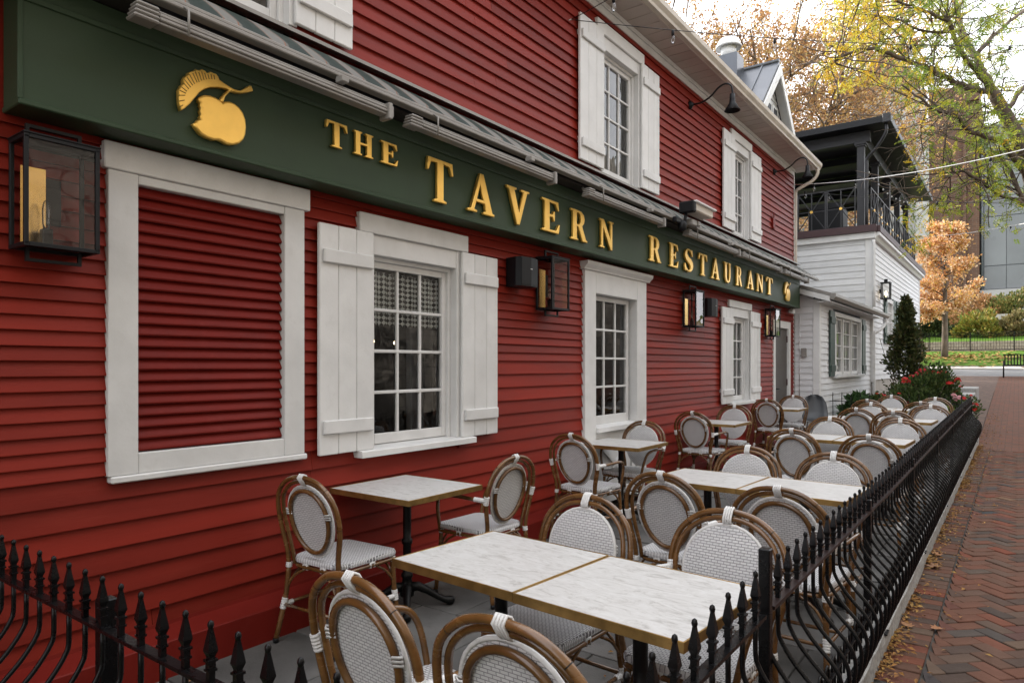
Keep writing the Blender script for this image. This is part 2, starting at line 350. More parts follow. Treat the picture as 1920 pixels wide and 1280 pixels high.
def link(name, data, parent=None, loc=(0, 0, 0)):
    o = bpy.data.objects.new(name, data); COL.objects.link(o); o.location = loc
    if parent: o.parent = parent
    return o
def obj(name, mb, m, parent=None, loc=(0, 0, 0), fix=True):
    me = mb.mesh(name, m)
    if fix: fixn(me)
    return link(name, me, parent, loc)
def tag(o, label, cat, group=None):
    o['label'] = label; o['category'] = cat
    if group: o['group'] = group
    return o
def thing(name, label, cat, loc=(0, 0, 0), rz=0, group=None):
    o = bpy.data.objects.new(name, None); o.empty_display_size = .1; COL.objects.link(o); o.location = loc; o.rotation_euler = (0, 0, rz)
    return tag(o, label, cat, group)
def struct(name, mb, m, parent=None):
    o = obj(name, mb, m, parent); o['kind'] = 'structure'; return o
def dup(root, loc, rz=0, label=None, group=None):
    def cp(o, par):
        c = o.copy(); COL.objects.link(c); c.parent = par
        for ch in o.children: cp(ch, c)
        return c
    r = cp(root, None); r.location = loc; r.rotation_euler = (0, 0, rz)
    if label: r['label'] = label
    if group: r['group'] = group
    return r
def catmull(pts, k=6, closed=False):
    P = [Vector(p) for p in pts]; n = len(P); out = []
    rng = n if closed else n-1
    for i in range(rng):
        p0 = P[(i-1) % n] if closed or i > 0 else P[0]*2-P[1]
        p1 = P[i]; p2 = P[(i+1) % n]; p3 = P[(i+2) % n] if closed or i+2 < n else P[-1]*2-P[-2]
        for j in range(k):
            t = j/k
            out.append(.5*((2*p1)+(p2-p0)*t+(2*p0-5*p1+4*p2-p3)*t*t+(3*p1-p0-3*p2+p3)*t**3))
    if not closed: out.append(P[-1])
    return out
def mir(pts): return [(-x, y, z) for x, y, z in pts]

# ================================================================== THE SETTING
# ground sheet to the horizon
mb = MB(); xs = [-500, -60, -20, 0, 20, 60, 500]
ys = [g[0] for g in GZ]
mb.add([(x, y, gz(y)-.10) for y in ys for x in xs], [(j*7+i, j*7+i+1, (j+1)*7+i+1, (j+1)*7+i) for j in range(len(ys)-1) for i in range(6)])
struct('ground', mb, 'ground')
# patio: joint bed plus separate pavers
def strip(name, x0, x1, ya, yb, dz, m, parent=None, step=1.0):
    mb = MB(); n = max(1, int((yb-ya)/step)); q = [ya+(yb-ya)*i/n for i in range(n+1)]
    mb.add([(x, y, gz(y)+dz) for y in q for x in (x0, x1)], [(2*i, 2*i+1, 2*i+3, 2*i+2) for i in range(n)])
    return struct(name, mb, m, parent)
patio = strip('patio_floor', .05, 2.80, .86, 15.0, -.012, 'joint')
pv = [0]
y = .93; row = 0
pw = [.62, .52, .68, .60]
rnd = random.Random(3)
while y < 14.8:
    h = .74
    x = .10-(.0 if row % 2 else .28)
    while x < 2.77:
        wd = .62
        x0, x1 = max(.10, x), min(2.775, x+wd)
        if x1-x0 > .08:
            mb = MB(); mb.box(x0+.005, y+.005, -.03, x1-.005, min(14.95, y+h)-.005, rnd.uniform(-.0015, .002), .004)
            zz = gz(y+h/2); o = obj('paver', mb, 'paver', patio); o.location = (0, 0, zz)
            o.rotation_euler = (0, 0, 0)
        x += wd
    y += h; row += 1
# brick walk: bed, border course and herringbone
walk = strip('brick_walk', 2.90, 14.0, -3.0, 14.0, -.012, 'joint')
strip('brick_walk_far', 2.90, 14.0, 14.0, 33.0, -.006, 'brickfar')
rb = random.Random(5); cand = []
def brick_at(cx, cy, ang, l=.193, wd=.093):
    cand.append((cx, cy, ang, l, wd))
yb = -2.8
while yb < 14:
    brick_at(3.0, yb, 0, .188, .093); yb += .098
U_ = .0985
for i in range(-130, 150):
    for j in range(-90, 110):
        for (bx, by, hv) in ((0, 0, 0), (0, 1, 1)):
            gx, gy = i+2*j+bx, i-2*j+by
            cx, cy = (gx+1, gy+.5) if hv == 0 else (gx+.5, gy+1)
            cx *= U_; cy *= U_
            X = 3.2+(cx-cy)*.70711; Y = 4+(cx+cy)*.70711
            if not (2.995 < X < 6.4 and -2.8 < Y < 14.0): continue
            brick_at(X, Y, radians(45 if hv == 0 else 135))
cl = []
for c in cand:
    d = (c[0]-CAM.x)**2+(c[1])**2; q = Vector((c[0], c[1], 0))-CAM; t = q.dot(FW); uu = 960+FPX*q.dot(RT)/max(.1, t); vv = HOR+FPX*1.52/max(.1, t)
    vis = t > .5 and uu < 1935 and vv < 1300
    cl.append((0 if vis else 1, d, c))
cl.sort(key=lambda a: (a[0], a[1]))
base = {}
def brickverts(cx, cy, ang, l, wd, top):
    mb = MB(); mb.box(-l/2, -wd/2, -.035, l/2, wd/2, 0, .004)
    ca, sa = cos(ang), sin(ang); s_ = (gz(cy+.1)-gz(cy-.1))/.2
    out = []
    for x, y, z in mb.v:
        X, Y = cx+x*ca-y*sa, cy+x*sa+y*ca
        if cx != 3.0: X = max(X, 3.104)
        out.append((X, Y, z+top+gz(cy)+s_*(Y-cy)))
    return out, mb.f
for l in (.193, .188):
    mb = MB(); mb.box(-l/2, -.0465, -.035, l/2, .0465, 0, .004); base[l] = mb.mesh('brick', 'brick'); fixn(base[l])
big = MB(); nobj = 0
for vis, d, c in cl:
    top = rb.uniform(-.004, .003)
    edge = c[0] != 3.0 and c[0] < 3.20
    if vis == 0 and nobj < 300 and not edge:
        o = link('brick', base[c[3]], walk, (c[0], c[1], gz(c[1])+top)); o.rotation_euler = (rb.uniform(-.012, .012), rb.uniform(-.012, .012), c[2]+rb.uniform(-.02, .02)); nobj += 1
    else:
        v_, f_ = brickverts(*c, top); big.add(v_, f_)
o = obj('brick_field', big, 'bricks', walk); o['kind'] = 'stuff'
# kerb of granite blocks (patio side and the near return)
kerb = strip('kerb', 2.77, 2.90, .84, 15.0, -.02, 'granite')
rk = random.Random(9); yk = .84
def roughbox(x0, y0, z0, x1, y1, z1, n, r, amp, ax):
    """long block with an uneven broken face"""
    mb = MB(); vs = []; prof = [(0, 0), (1, 0), (1, .35), (1, .7), (1, .93), (.90, 1), (0, 1)]
    for i in range(n+1):
        t = i/n
        for a, b in prof:
            jx = r.uniform(-amp, amp) if a > .95 and b > 0 else 0; jz = r.uniform(-amp, amp)*.4 if b > .9 else 0
            if ax == 'y': vs.append((x0+(x1-x0)*a+jx, y0+(y1-y0)*t, z0+(z1-z0)*b+jz))
            else: vs.append((x0+(x1-x0)*t, y1-(y1-y0)*a+jx, z0+(z1-z0)*b+jz))
    m = len(prof); fs = [(i*m+k, i*m+k+1, (i+1)*m+k+1, (i+1)*m+k) for i in range(n) for k in range(m-1)]
    fs += [tuple(range(m))[::-1], tuple(n*m+k for k in range(m))]
    mb.add(vs, fs); return mb
while yk < 14.9:
    ln = rk.uniform(1.5, 2.1); ye = min(15.0, yk+ln)
    mb = roughbox(2.775, yk+.003, -.06, 2.918, ye-.003, .118, 14, rk, .005, 'y')
    mb.v = [(x, y, z+gz(y)) for x, y, z in mb.v]
    obj('granite_block', mb, 'granite', kerb); yk = ye
xk = .1
while xk < 2.7:
    ye = min(2.77, xk+1.3)
    obj('granite_block', roughbox(xk+.003, .85, -.06, ye-.003, .975, .085, 10, rk, .004, 'x'), 'granite', kerb); xk = ye
# road, footpath, lawn and banks beyond
def xband(name, ya, yb, dz, m, x0=-60, x1=80, n=8):
    mb = MB(); q = [ya+(yb-ya)*i/n for i in range(n+1)]
    mb.add([(x, y, gz(y)+dz) for y in q for x in (x0, x1)], [(2*i, 2*i+1, 2*i+3, 2*i+2) for i in range(n)]); return struct(name, mb, m)
xband('road', 33.0, 38.2, 0, 'asphalt'); xband('footpath', 38.2, 40.6, .03, 'concrete')
xband('lawn', 40.6, 60.0, .05, 'grass'); xband('planted_bank', 60.7, 84, .05, 'grass')
mb = MB(); mb.box(.5, 15.0, -.1, 2.90, 26, .0)
mb.v = [(x, y, z+gz(y)+.03) for x, y, z in mb.v]; struct('planting_bed', mb, 'soil')
strip('planting_bed_edge_ground', -8, 2.90, 26, 33, .0, 'soil')

# ================================================================== RED RESTAURANT BUILDING
Y0, Y1 = -9.0, 13.78
house = thing('restaurant_building', 'red clapboard restaurant building with white window trim along the patio', 'building', (0, 2, 0))
HP = Vector((0, 2, 0))
def hpart(name, mb, m, parent=None, fix=True):
    par = parent or house
    mb.v = [(x-HP.x, y-HP.y, z-HP.z) for x, y, z in mb.v]
    return obj(name, mb, m, par, fix=fix)
# openings (y0,y1,z0,z1) clear of boards
OPEN = {'vent': (1.52, 2.48, 1.03, 2.50), 'w2': (3.06, 3.98, .95, 2.42), 'w3': (5.95, 7.12, -1, 2.50), 'w4': (10.14, 11.02, .95, 2.42),
        'w5': (1.60, 2.48, 3.50, 4.98), 'w6': (6.20, 7.08, 3.50, 4.98), 'w7': (10.25, 11.02, 3.50, 4.98), 'door': (12.46, 13.40, -1, 2.26)}
rc = random.Random(11)
def board(y0, y1, z0, z1):
    ov = .018
    mb = MB(); j = rc.uniform(-.0015, .0015); mb.prism([(-.004, z0+j), (.030, z0+j), (.030, z0+.004+j), (.006, z1+ov), (-.004, z1+ov)], y0, y1, 'y'); return mb
def clear(a, b, z0, z1):
    iv = [(a, b)]
    for (p, q, r, s_) in OPEN.values():
        if z1 > r and z0 < s_:
            nx = []
            for (c, d) in iv:
                if q <= c or p >= d: nx.append((c, d)); continue
                if p > c: nx.append((c, p))
                if q < d: nx.append((q, d))
            iv = nx
    return iv
def rows(a, b, zlo, zhi, h, jit=0):
    n = max(1, round((zhi-zlo)/h)); hh = (zhi-zlo)/n; z = zlo
    for i in range(n):
        for (c, d) in clear(a, b, z, z+hh):
            y = c
            while y < d-.01:
                e = y+rc.uniform(1.4, 4.2)
                if d-e < .8: e = d
                hpart('clapboard', board(y+.0012, e-.0012, z, z+hh), 'red'); y = e
        z += hh
rows(-1.0, 2.62, .20, 1.0, .122); rows(2.62, 6.0, .20, 1.0, .122); rows(6.0, Y1, .20, .93, .122)
rows(-1.0, 3.1, 1.0, 2.62, .068); rows(3.9, 6.0, 1.0, 1.56, .122); rows(3.1, 6.0, 1.56, 2.62, .073); rows(6.0, Y1, .93, 2.62, .080)
rows(-1.0, Y1, 3.42, 5.20, .099)
mb = MB(); mb.box(-.01, -9, .2, .02, -1.0, 5.2); mb.box(-.012, -1, 2.6, .004, Y1, 3.45); hpart('plain_wall', mb, 'red')
# water table along the foot of the wall
mb = MB(); mb.prism([(-.05, -.05), (.155, -.05), (.155, .172), (.15, .178), (.03, .214), (.026, .232), (-.05, .232)], Y0, 5.90, 'y'); hpart('water_table', mb, 'redtrim')
mb = MB(); mb.prism([(-.05, -.05), (.155, -.05), (.155, .172), (.15, .178), (.03, .214), (.026, .232), (-.05, .232)], 7.18, 12.40, 'y'); hpart('water_table', mb, 'redtrim')
# shell: inner walls, floors, roof
mb = MB(); mb.box(-7.9, Y0, 0, -7.8, Y1, 5.3); mb.box(-7.8, Y0, 0, -.2, Y0+.1, 5.3); mb.box(-7.8, Y1-.1, 0, -.03, Y1-.03, 5.3)
mb.box(-7.8, Y0, 2.75, -.05, Y1-.1, 3.3); mb.box(-7.8, Y0, -.1, -.05, Y1-.1, .02); mb.box(-7.8, Y0, 5.2, -.05, Y1, 5.3)
mb.box(-3.2, Y0+.1, .02, -3.1, Y1-.1, 2.75); mb.box(-3.2, Y0+.1, 3.3, -3.1, Y1-.1, 5.2)
hpart('inner_wall', mb, 'dark')
mb = MB(); mb.add([(.40, Y0-.2, 5.38), (.40, Y1+.3, 5.38), (-3.9, Y1+.3, 7.7), (-3.9, Y0-.2, 7.7), (-8.3, Y1+.3, 5.38), (-8.3, Y0-.2, 5.38)], [(0, 1, 2, 3), (3, 2, 4, 5)])
mb.add([(.38, Y0-.2, 5.30), (.38, Y1+.3, 5.30), (-8.3, Y1+.3, 5.30), (-8.3, Y0-.2, 5.30)], [(0, 1, 2, 3)])
mb.add([(0, Y1-.01, 5.3), (-7.8, Y1-.01, 5.3), (-3.9, Y1-.01, 7.4)], [(0, 1, 2)]); hpart('roof', mb, 'shingle')
mb = MB(); mb.box(0, -1, 5.155, .034, Y1, 5.275, .004); mb.box(.034, -1, 5.225, .055, Y1+.002, 5.275, .004); hpart('frieze_board', mb, 'white')
y = -1.0
while y < Y1+.25:
    mb = MB(); mb.box(.0, y+.006, 5.277, .352, min(y+.215, Y1+.28)-.004, 5.292, .003); hpart('soffit_panel', mb, 'soffit'); y += .215
mb = MB(); mb.box(0, -1, 5.294, .352, Y1+.28, 5.30); mb.box(.352, -1, 5.262, .372, Y1+.29, 5.40, .003); hpart('fascia', mb, 'soffit')
mb = MB(); prof = [(.373, 5.27), (.425, 5.27), (.432, 5.30), (.462, 5.34), (.466, 5.392), (.456, 5.394), (.452, 5.345), (.424, 5.31), (.418, 5.28), (.373, 5.28)]
n = len(prof); mb.add([(x, y, z) for y in (-1, Y1+.32) for x, z in prof], [(i, (i+1) % n, (i+1) % n+n, i+n) for i in range(n)]); mb.prism([(.373, 5.27), (.425, 5.27), (.464, 5.34), (.464, 5.392), (.373, 5.392)], Y1+.31, Y1+.315, 'y')
hpart('gutter', mb, 'gutter')
mb = MB(); mb.tube(catmull([(.41, Y1+.16, 5.26), (.41, Y1+.16, 5.17), (.33, Y1+.14, 5.05), (.12, Y1+.08, 4.93), (.045, Y1+.05, 4.86), (.04, Y1+.05, 4.7), (.04, Y1+.05, 3.3)], 5), .032, 8); hpart('downspout', mb, 'gutter')
mb = MB(); mb.box(-.05, Y1-.002, 3.35, .030, Y1+.035, 5.25, .003); mb.box(-.05, Y1-.002, 0, .028, Y1+.03, 2.6, .003); hpart('corner_board', mb, 'white')
# ---- windows
def pane_grid(win, y0, y1, z0, z1, nc, nr, xg, bar=.022, m='white', hp=hpart):
    """one pane per light, muntin bars between them, all children of the window part"""
    cw, rh = (y1-y0)/nc, (z1-z0)/nr
    for i in range(nc):
        for j in range(nr):
            mb = MB(); a, b = y0+cw*i, z0+rh*j; e = bar/2-.004
            mb.add([(xg, a+e, b+e), (xg, a+cw-e, b+e), (xg, a+cw-e, b+rh-e), (xg, a+e, b+rh-e)], [(0, 1, 2, 3)]); hp('pane', mb, 'glass', win)
    for i in range(1, nc):
        mb = MB(); mb.box(xg-.012, y0+cw*i-bar/2, z0, xg+.016, y0+cw*i+bar/2, z1, .004); hp('muntin', mb, m, win)
    for j in range(1, nr):
        mb = MB(); mb.box(xg-.0135, y0, z0+rh*j-bar/2, xg+.0175, y1, z0+rh*j+bar/2, .004); hp('muntin', mb, m, win)
def sash(win, y0, y1, z0, z1, nc, nr, xg, st=.045, rail=.07, hp=hpart, m='white'):
    mb = MB(); mb.box(xg-.02, y0, z0, xg+.022, y0+st, z1, .004); mb.box(xg-.02, y1-st, z0, xg+.022, y1, z1, .004)
    mb.box(xg-.02, y0+st, z0, xg+.0225, y1-st, z0+rail, .004); mb.box(xg-.02, y0+st, z1-st, xg+.0225, y1-st, z1, .004); hp('sash', mb, m, win)
    pane_grid(win, y0+st, y1-st, z0+rail, z1-st, nc, nr, xg, hp=hp, m=m)
def window(y0, y1, z0, z1, headlo, headhi, sill=True, nr=4, lab=None):
    """casing round the opening; panes set back in a reveal"""
    mb = MB()
    mb.box(-.12, y0-.055, z0, .040, y0+.0, headlo, .003); mb.box(-.12, y1, z0, .040, y1+.055, headlo, .003)
    mb.box(-.12, y0, z1, .034, y1, headlo, .003)
    mb.box(-.10, y0, z0, -.02, y0+.03, z1, .003); mb.box(-.10, y1-.03, z0, -.02, y1, z1, .003); mb.box(-.10, y0+.03, z1-.03, -.02, y1-.03, z1-.001, .003)
    win = hpart('window', mb, 'white')
    if lab: win['label'] = lab
    mb = MB(); mb.box(-.01, y0-.14, headlo+.001, .058, y1+.12, headhi, .005); hpart('head_casing', mb, 'white', win)
    if sill:
        mb = MB(); mb.prism([(-.10, z0-.045), (.105, z0-.045), (.105, z0-.008), (.10, z0-.002), (-.10, z0+.012)], y0-.16, y1+.16, 'y'); hpart('sill', mb, 'white', win)
    sash(win, y0+.03, y1-.03, z0+.013, z1-.03, 3, nr, -.065)
    return win
def shutter(y0, y1, z0, z1, nb=3, x=.046):
    sh = thing_part = None
    h = z1-z0; wd = (y1-y0)/nb
    mb = MB(); mb.box(x, y0+wd+.0008, z0, x+.028, y0+wd*2-.0008, z1, .005); sh = hpart('shutter', mb, 'white')
    for zz in (z0+h*.09, z0+h*.83): mb = MB(); mb.box(x+.0285, y0+.02, zz, x+.05, y1-.015, zz+.085, .006); hpart('batten', mb, 'white', sh)
    for i in (0, 2):
        mb = MB(); mb.box(x, y0+wd*i+.0008, z0+rc.uniform(-.002, .002), x+.028, y0+wd*(i+1)-.0008, z1+rc.uniform(-.002, .002), .005); hpart('board', mb, 'white', sh)
    for zz in (.12, .86): mb = MB(); mb.box(.02, y0+.03, z0+h*zz, x+.001, y0+.08, z0+h*(zz+.04)); hpart('hinge', mb, 'white', sh)
window(3.11, 3.94, .97, 2.26, 2.392, 2.52); shutter(2.64, 3.075, .97, 2.392); shutter(3.97, 4.41, .97, 2.388)
window(10.18, 10.98, .97, 2.26, 2.392, 2.50); shutter(9.69, 10.165, .96, 2.37); shutter(11.0, 11.49, .965, 2.38)
for (a, b, s0, s1, s2, s3) in ((6.23, 7.05, 5.72, 6.20, 7.08, 7.54), (10.28, 10.99, 9.75, 10.25, 11.02, 11.54), (1.63, 2.45, 1.12, 1.60, 2.47, 2.90)):
    window(a, b, 3.525, 4.80, 4.93, 5.06, sill=False); shutter(s0, s1, 3.53, 4.955); shutter(s2, s3, 3.53, 4.94)
# louvred vent with white surround
mb = MB(); mb.box(-.03, 1.45, .995, .050, 1.588, 2.446, .004); mb.box(-.03, 2.412, .995, .050, 2.55, 2.446, .004); mb.box(-.03, 1.588, .995, .046, 2.412, 1.095, .004); mb.box(-.03, 1.588, 2.40, .046, 2.412, 2.446, .004)
vent = hpart('louvred_vent', mb, 'white'); vent['label'] = 'white framed vent opening filled with red louvres'
mb = MB(); mb.box(-.01, 1.43, 2.4465, .060, 2.585, 2.575, .005); hpart('head_casing', mb, 'white', vent)
mb = MB(); mb.box(-.03, 1.46, .962, .064, 2.56, .9945, .006); hpart('sill', mb, 'white', vent)
mb = MB(); mb.box(-.08, 1.588, 1.09, -.07, 2.412, 2.41); hpart('backing', mb, 'dark', vent)
nl = 23
for i in range(nl):
    z = 1.10+(2.40-1.10)*i/nl; hgt = (2.40-1.10)/nl
    mb = MB(); a = -.055; mb.prism([(.010, z), (.020, z+.003), (.023, z+.010), (.020, z+.018), (-.012, z+hgt+.012), (-.020, z+hgt+.008)], 1.590, 2.410, 'y'); hpart('louvre', mb, 'redtrim', vent)
# tall casing with a panel below (a former door)
mb = MB(); mb.box(-.10, 5.84, .08, .055, 6.06, 2.47, .004); mb.box(-.10, 6.99, .08, .055, 7.225, 2.47, .004); mb.box(-.10, 6.06, 2.25, .0535, 6.99, 2.47, .004)
w3 = hpart('window', mb, 'white'); w3['label'] = 'tall white window casing with a panelled foot'
mb = MB(); mb.prism([(-.01, 2.471), (.07, 2.471), (.075, 2.485), (.11, 2.52), (.115, 2.55), (-.01, 2.55)], 5.80, 7.285, 'y'); hpart('cornice', mb, 'white', w3)
mb = MB(); mb.prism([(-.06, .84), (.085, .84), (.085, .885), (-.06, .91)], 6.062, 6.988, 'y'); hpart('sill', mb, 'white', w3)
mb = MB(); mb.box(-.08, 6.062, .09, .012, 6.988, .838); mb.box(.012, 6.062, .72, .034, 6.988, .836, .004); mb.box(.012, 6.062, .09, .034, 6.988, .22, .004); mb.box(.012, 6.062, .221, .034, 6.15, .719, .004); mb.box(.012, 6.90, .221, .034, 6.988, .719, .004)
mb.tube([(.02, 6.16, .23), (.02, 6.89, .71)], .025, 4, sq=True, smooth=False); mb.tube([(.0215, 6.16, .71), (.0215, 6.89, .23)], .025, 4, sq=True, smooth=False); hpart('lower_panel', mb, 'white', w3)
sash(w3, 6.10, 6.95, .905, 2.245, 3, 4, -.055, st=.05, rail=.09)
# door at the far end
mb = MB(); mb.box(-.06, 12.38, .05, .04, 12.50, 2.33, .004); mb.box(-.06, 13.36, .05, .04, 13.49, 2.33, .004); mb.box(-.06, 12.50, 2.20, .038, 13.36, 2.33, .004); fr = hpart('door_frame', mb, 'white')
mb = MB(); mb.box(-.04, 12.503, .08, .004, 13.357, 2.197, .003); dr = hpart('door', mb, 'doorgrey'); dr['label'] = 'dark grey flush service door'
mb = MB(); mb.tube([(.005, 12.58, 1.10), (.06, 12.58, 1.10), (.065, 12.70, 1.10)], .011, 6); mb.box(.004, 12.55, 1.03, .012, 12.61, 1.20, .003); hpart('handle', mb, 'black', dr)
mb = MB()
for z in (.45, 1.15, 1.95): mb.box(.003, 13.32, z, .018, 13.385, z+.12, .003)
hpart('hinge', mb, 'maroon', dr)
# curtain valance, other hangings and lamps inside (things of their own)
def curtain(name, y0, y1, z0, z1, x, m, label, amp=.018, wl=.09):
    mb = MB(); n = 60; q = []
    for i in range(n+1):
        yy = y0+(y1-y0)*i/n; q.append((x+amp*sin(2*pi*(yy-y0)/wl)+.006*sin(31*yy), yy))
    mb.add([(a, b, z) for z in (z0, z1) for a, b in q], [(i, i+1, n+2+i, n+1+i) for i in range(n)], True)
    return tag(obj(name, mb, m), label, 'curtain')
curtain('valance', 3.05, 4.0, 1.80, 2.17, -.12, 'check', 'black and white diamond check valance behind the wide shuttered window')
curtain('curtain', 3.74, 4.05, .9, 2.3, -.30, 'curtaingrey', 'plain grey green curtain at right inside the wide shuttered window', .03, .12)
curtain('curtain', 10.62, 10.95, .9, 2.3, -.15, 'curtaingrey', 'grey curtain inside the narrow window beside the service door', .02, .1)
curtain('curtain', 6.62, 7.05, 3.5, 4.85, -.14, 'curtaingrey', 'grey curtain inside the larger upper window over the tall casing', .015, .1)
curtain('curtain', 10.3, 10.98, 3.5, 4.85, -.14, 'curtaingrey', 'grey curtain inside the far upper window', .015, .1)
for i, (yy, zz) in enumerate(((4.55, 1.75), (4.85, 1.77), (5.15, 1.76))):
    mb = MB(); mb.lathe([(.002, .02), (.010, .012), (.012, .0), (.009, -.01), (.002, -.014)], (-1.9, yy, zz), 8)
    tag(obj('pendant_bulb', mb, 'warmbulb'), ['leftmost', 'middle', 'rightmost'][i]+' of three tiny lit bulbs inside the wide shuttered window', 'lamp', 'pendant bulbs indoors')
mb = MB(); mb.box(-1.6, 2.6, 1.7, -1.55, 4.2, 1.76); tag(obj('lit_shelf', mb, 'brass'), 'brassy shelf edge seen inside the wide shuttered window', 'shelf')

# ================================================================== SIGN BOARD
sign = thing('sign_board', 'long dark green signboard with raised gold letters above the windows', 'sign', (0, 1.04, 2.587))
SP = Vector((0, 1.04, 2.587))
def spart(name, mb, m, parent=None):
    mb.v = [(x-SP.x, y-SP.y, z-SP.z) for x, y, z in mb.v]; return obj(name, mb, m, parent or sign)
mb = MB(); mb.box(.025, 1.046, 2.60, .196, 13.478, 3.13); spart('panel', mb, 'green')
mb = MB(); mb.box(.024, 1.04, 2.587, .214, 13.484, 2.612, .005); mb.box(.196, 1.04, 2.612, .204, 1.06, 3.13, .003); mb.box(.196, 13.464, 2.612, .204, 13.484, 3.13, .003); mb.box(.196, 1.06, 3.02, .206, 13.464, 3.045, .003); spart('moulding', mb, 'green')
LET = {
'T': [[(0, 1), (.9, 1), (.93, .70), (.87, .70), (.79, .90), (.565, .92), (.565, .08), (.68, .055), (.68, 0), (.22, 0), (.22, .055), (.335, .08), (.335, .92), (.11, .90), (.03, .70), (-.03, .70)]],
'H': [[(0, 0), (.38, 0), (.38, .06), (.30, .08), (.30, .46), (.62, .46), (.62, .08), (.54, .06), (.54, 0), (.92, 0), (.92, .06), (.84, .08), (.84, .92), (.92, .94), (.92, 1), (.54, 1), (.54, .94), (.62, .92), (.62, .55), (.30, .55), (.30, .92), (.38, .94), (.38, 1), (0, 1), (0, .94), (.08, .92), (.08, .08), (0, .06)]],
'E': [[(0, 0), (.8, 0), (.86, .30), (.8, .30), (.68, .09), (.36, .08), (.36, .47), (.5, .48), (.56, .36), (.61, .36), (.61, .68), (.56, .68), (.5, .56), (.36, .56), (.36, .92), (.66, .91), (.76, .72), (.82, .72), (.78, 1), (0, 1), (0, .94), (.12, .92), (.12, .08), (0, .06)]],
'A': [[(0, 0), (.34, 0), (.34, .06), (.24, .08), (.31, .27), (.62, .27), (.68, .08), (.58, .06), (.58, 0), (1, 0), (1, .06), (.92, .08), (.58, 1.02), (.44, 1.02), (.12, .08), (0, .06)], [(.34, .35), (.46, .74), (.59, .35)]],
'V': [[(0, 1), (.42, 1), (.42, .94), (.33, .92), (.54, .32), (.73, .92), (.62, .94), (.62, 1), (1, 1), (1, .94), (.9, .92), (.56, -.02), (.43, -.02), (.08, .92), (0, .94)]],
'R': [[(0, 0), (.42, 0), (.42, .06), (.34, .08), (.34, .46), (.42, .46), (.68, 0), (.98, 0), (.98, .06), (.9, .08), (.66, .5), (.77, .6), (.815, .74), (.765, .89), (.62, .98), (.45, 1), (0, 1), (0, .94), (.11, .92), (.11, .08), (0, .06)], [(.34, .54), (.34, .92), (.46, .92), (.55, .86), (.585, .74), (.55, .61), (.46, .54)]],
'N': [[(0, 0), (.32, 0), (.32, .06), (.22, .08), (.22, .72), (.74, -.02), (.86, -.02), (.86, .92), (.95, .94), (.95, 1), (.64, 1), (.64, .94), (.74, .92), (.74, .34), (.28, 1), (0, 1), (0, .94), (.1, .92), (.1, .08), (0, .06)]],
'U': [[(0, 1), (.42, 1), (.42, .94), (.34, .92), (.34, .3), (.38, .15), (.5, .09), (.62, .14), (.68, .28), (.68, .92), (.58, .94), (.58, 1), (.9, 1), (.9, .94), (.82, .92), (.82, .26), (.74, .08), (.56, -.02), (.36, 0), (.2, .08), (.12, .26), (.12, .92), (0, .94)]],
'S': [[(.72, .98), (.76, .70), (.70, .70), (.62, .84), (.48, .93), (.36, .92), (.27, .85), (.27, .76), (.36, .68), (.60, .58), (.76, .44), (.80, .28), (.74, .12), (.60, .01), (.40, -.02), (.22, .03), (.12, .02), (.06, .02), (.04, .34), (.10, .34), (.20, .17), (.34, .07), (.48, .08), (.56, .16), (.55, .26), (.44, .35), (.22, .46), (.10, .58), (.07, .72), (.12, .88), (.26, .99), (.42, 1.01), (.56, .97), (.66, .98)]]}
def flatshape(name, loops, ext, bev, m, parent, x):
    """outline with holes -> raised, bevelled relief on the sign face; points are (y,z)"""
    cu = bpy.data.curves.new(name, 'CURVE'); cu.dimensions = '2D'; cu.fill_mode = 'BOTH'; cu.extrude = ext; cu.bevel_depth = bev; cu.bevel_resolution = 2; cu.offset = -bev
    for lp in loops:
        sp = cu.splines.new('POLY'); sp.points.add(len(lp)-1); sp.use_cyclic_u = True
        for i, (a, b) in enumerate(lp): sp.points[i].co = (a, b, 0, 1)
    tmp = bpy.data.objects.new('tmp', cu); COL.objects.link(tmp)
    dg = bpy.context.evaluated_depsgraph_get(); me = bpy.data.meshes.new_from_object(tmp.evaluated_get(dg))
    bpy.data.objects.remove(tmp); me.name = name
    for v in me.vertices: a, b, c = v.co; v.co = (x+ext+bev*.2+c-SP.x, a-SP.y, b-SP.z)
    me.materials.clear(); me.materials.append(M[m]); return link(name, me, parent)
WORDS = [('T', 2.57, 2.73, 2.815, 2.965), ('H', 2.78, 2.935, 2.815, 2.96), ('E', 3.00, 3.15, 2.815, 2.955),
 ('T', 3.42, 3.69, 2.66, 2.96), ('A', 3.85, 4.17, 2.665, 2.96), ('V', 4.33, 4.64, 2.665, 2.955), ('E', 4.83, 5.11, 2.675, 2.955), ('R', 5.30, 5.59, 2.67, 2.95), ('N', 5.83, 6.11, 2.67, 2.95),
 ('R', 6.94, 7.25, 2.675, 2.955), ('E', 7.48, 7.74, 2.675, 2.955), ('S', 7.93, 8.20, 2.675, 2.955), ('T', 8.39, 8.68, 2.675, 2.955), ('A', 8.83, 9.14, 2.675, 2.955), ('U', 9.32, 9.60, 2.675, 2.955), ('R', 9.82, 10.09, 2.675, 2.955), ('A', 10.31, 10.64, 2.675, 2.955), ('N', 10.79, 11.12, 2.675, 2.955), ('T', 11.29, 11.65, 2.675, 2.955)]
for ch, a, b, z0, z1 in WORDS:
    lp = LET[ch]; x0 = min(p[0] for p in lp[0]); x1 = max(p[0] for p in lp[0])
    flatshape('letter', [[(a+(p[0]-x0)/(x1-x0)*(b-a), z0+p[1]*(z1-z0)) for p in l] for l in lp], .008, .006 if z0 < 2.75 else .0032, 'gold', sign, .2055)
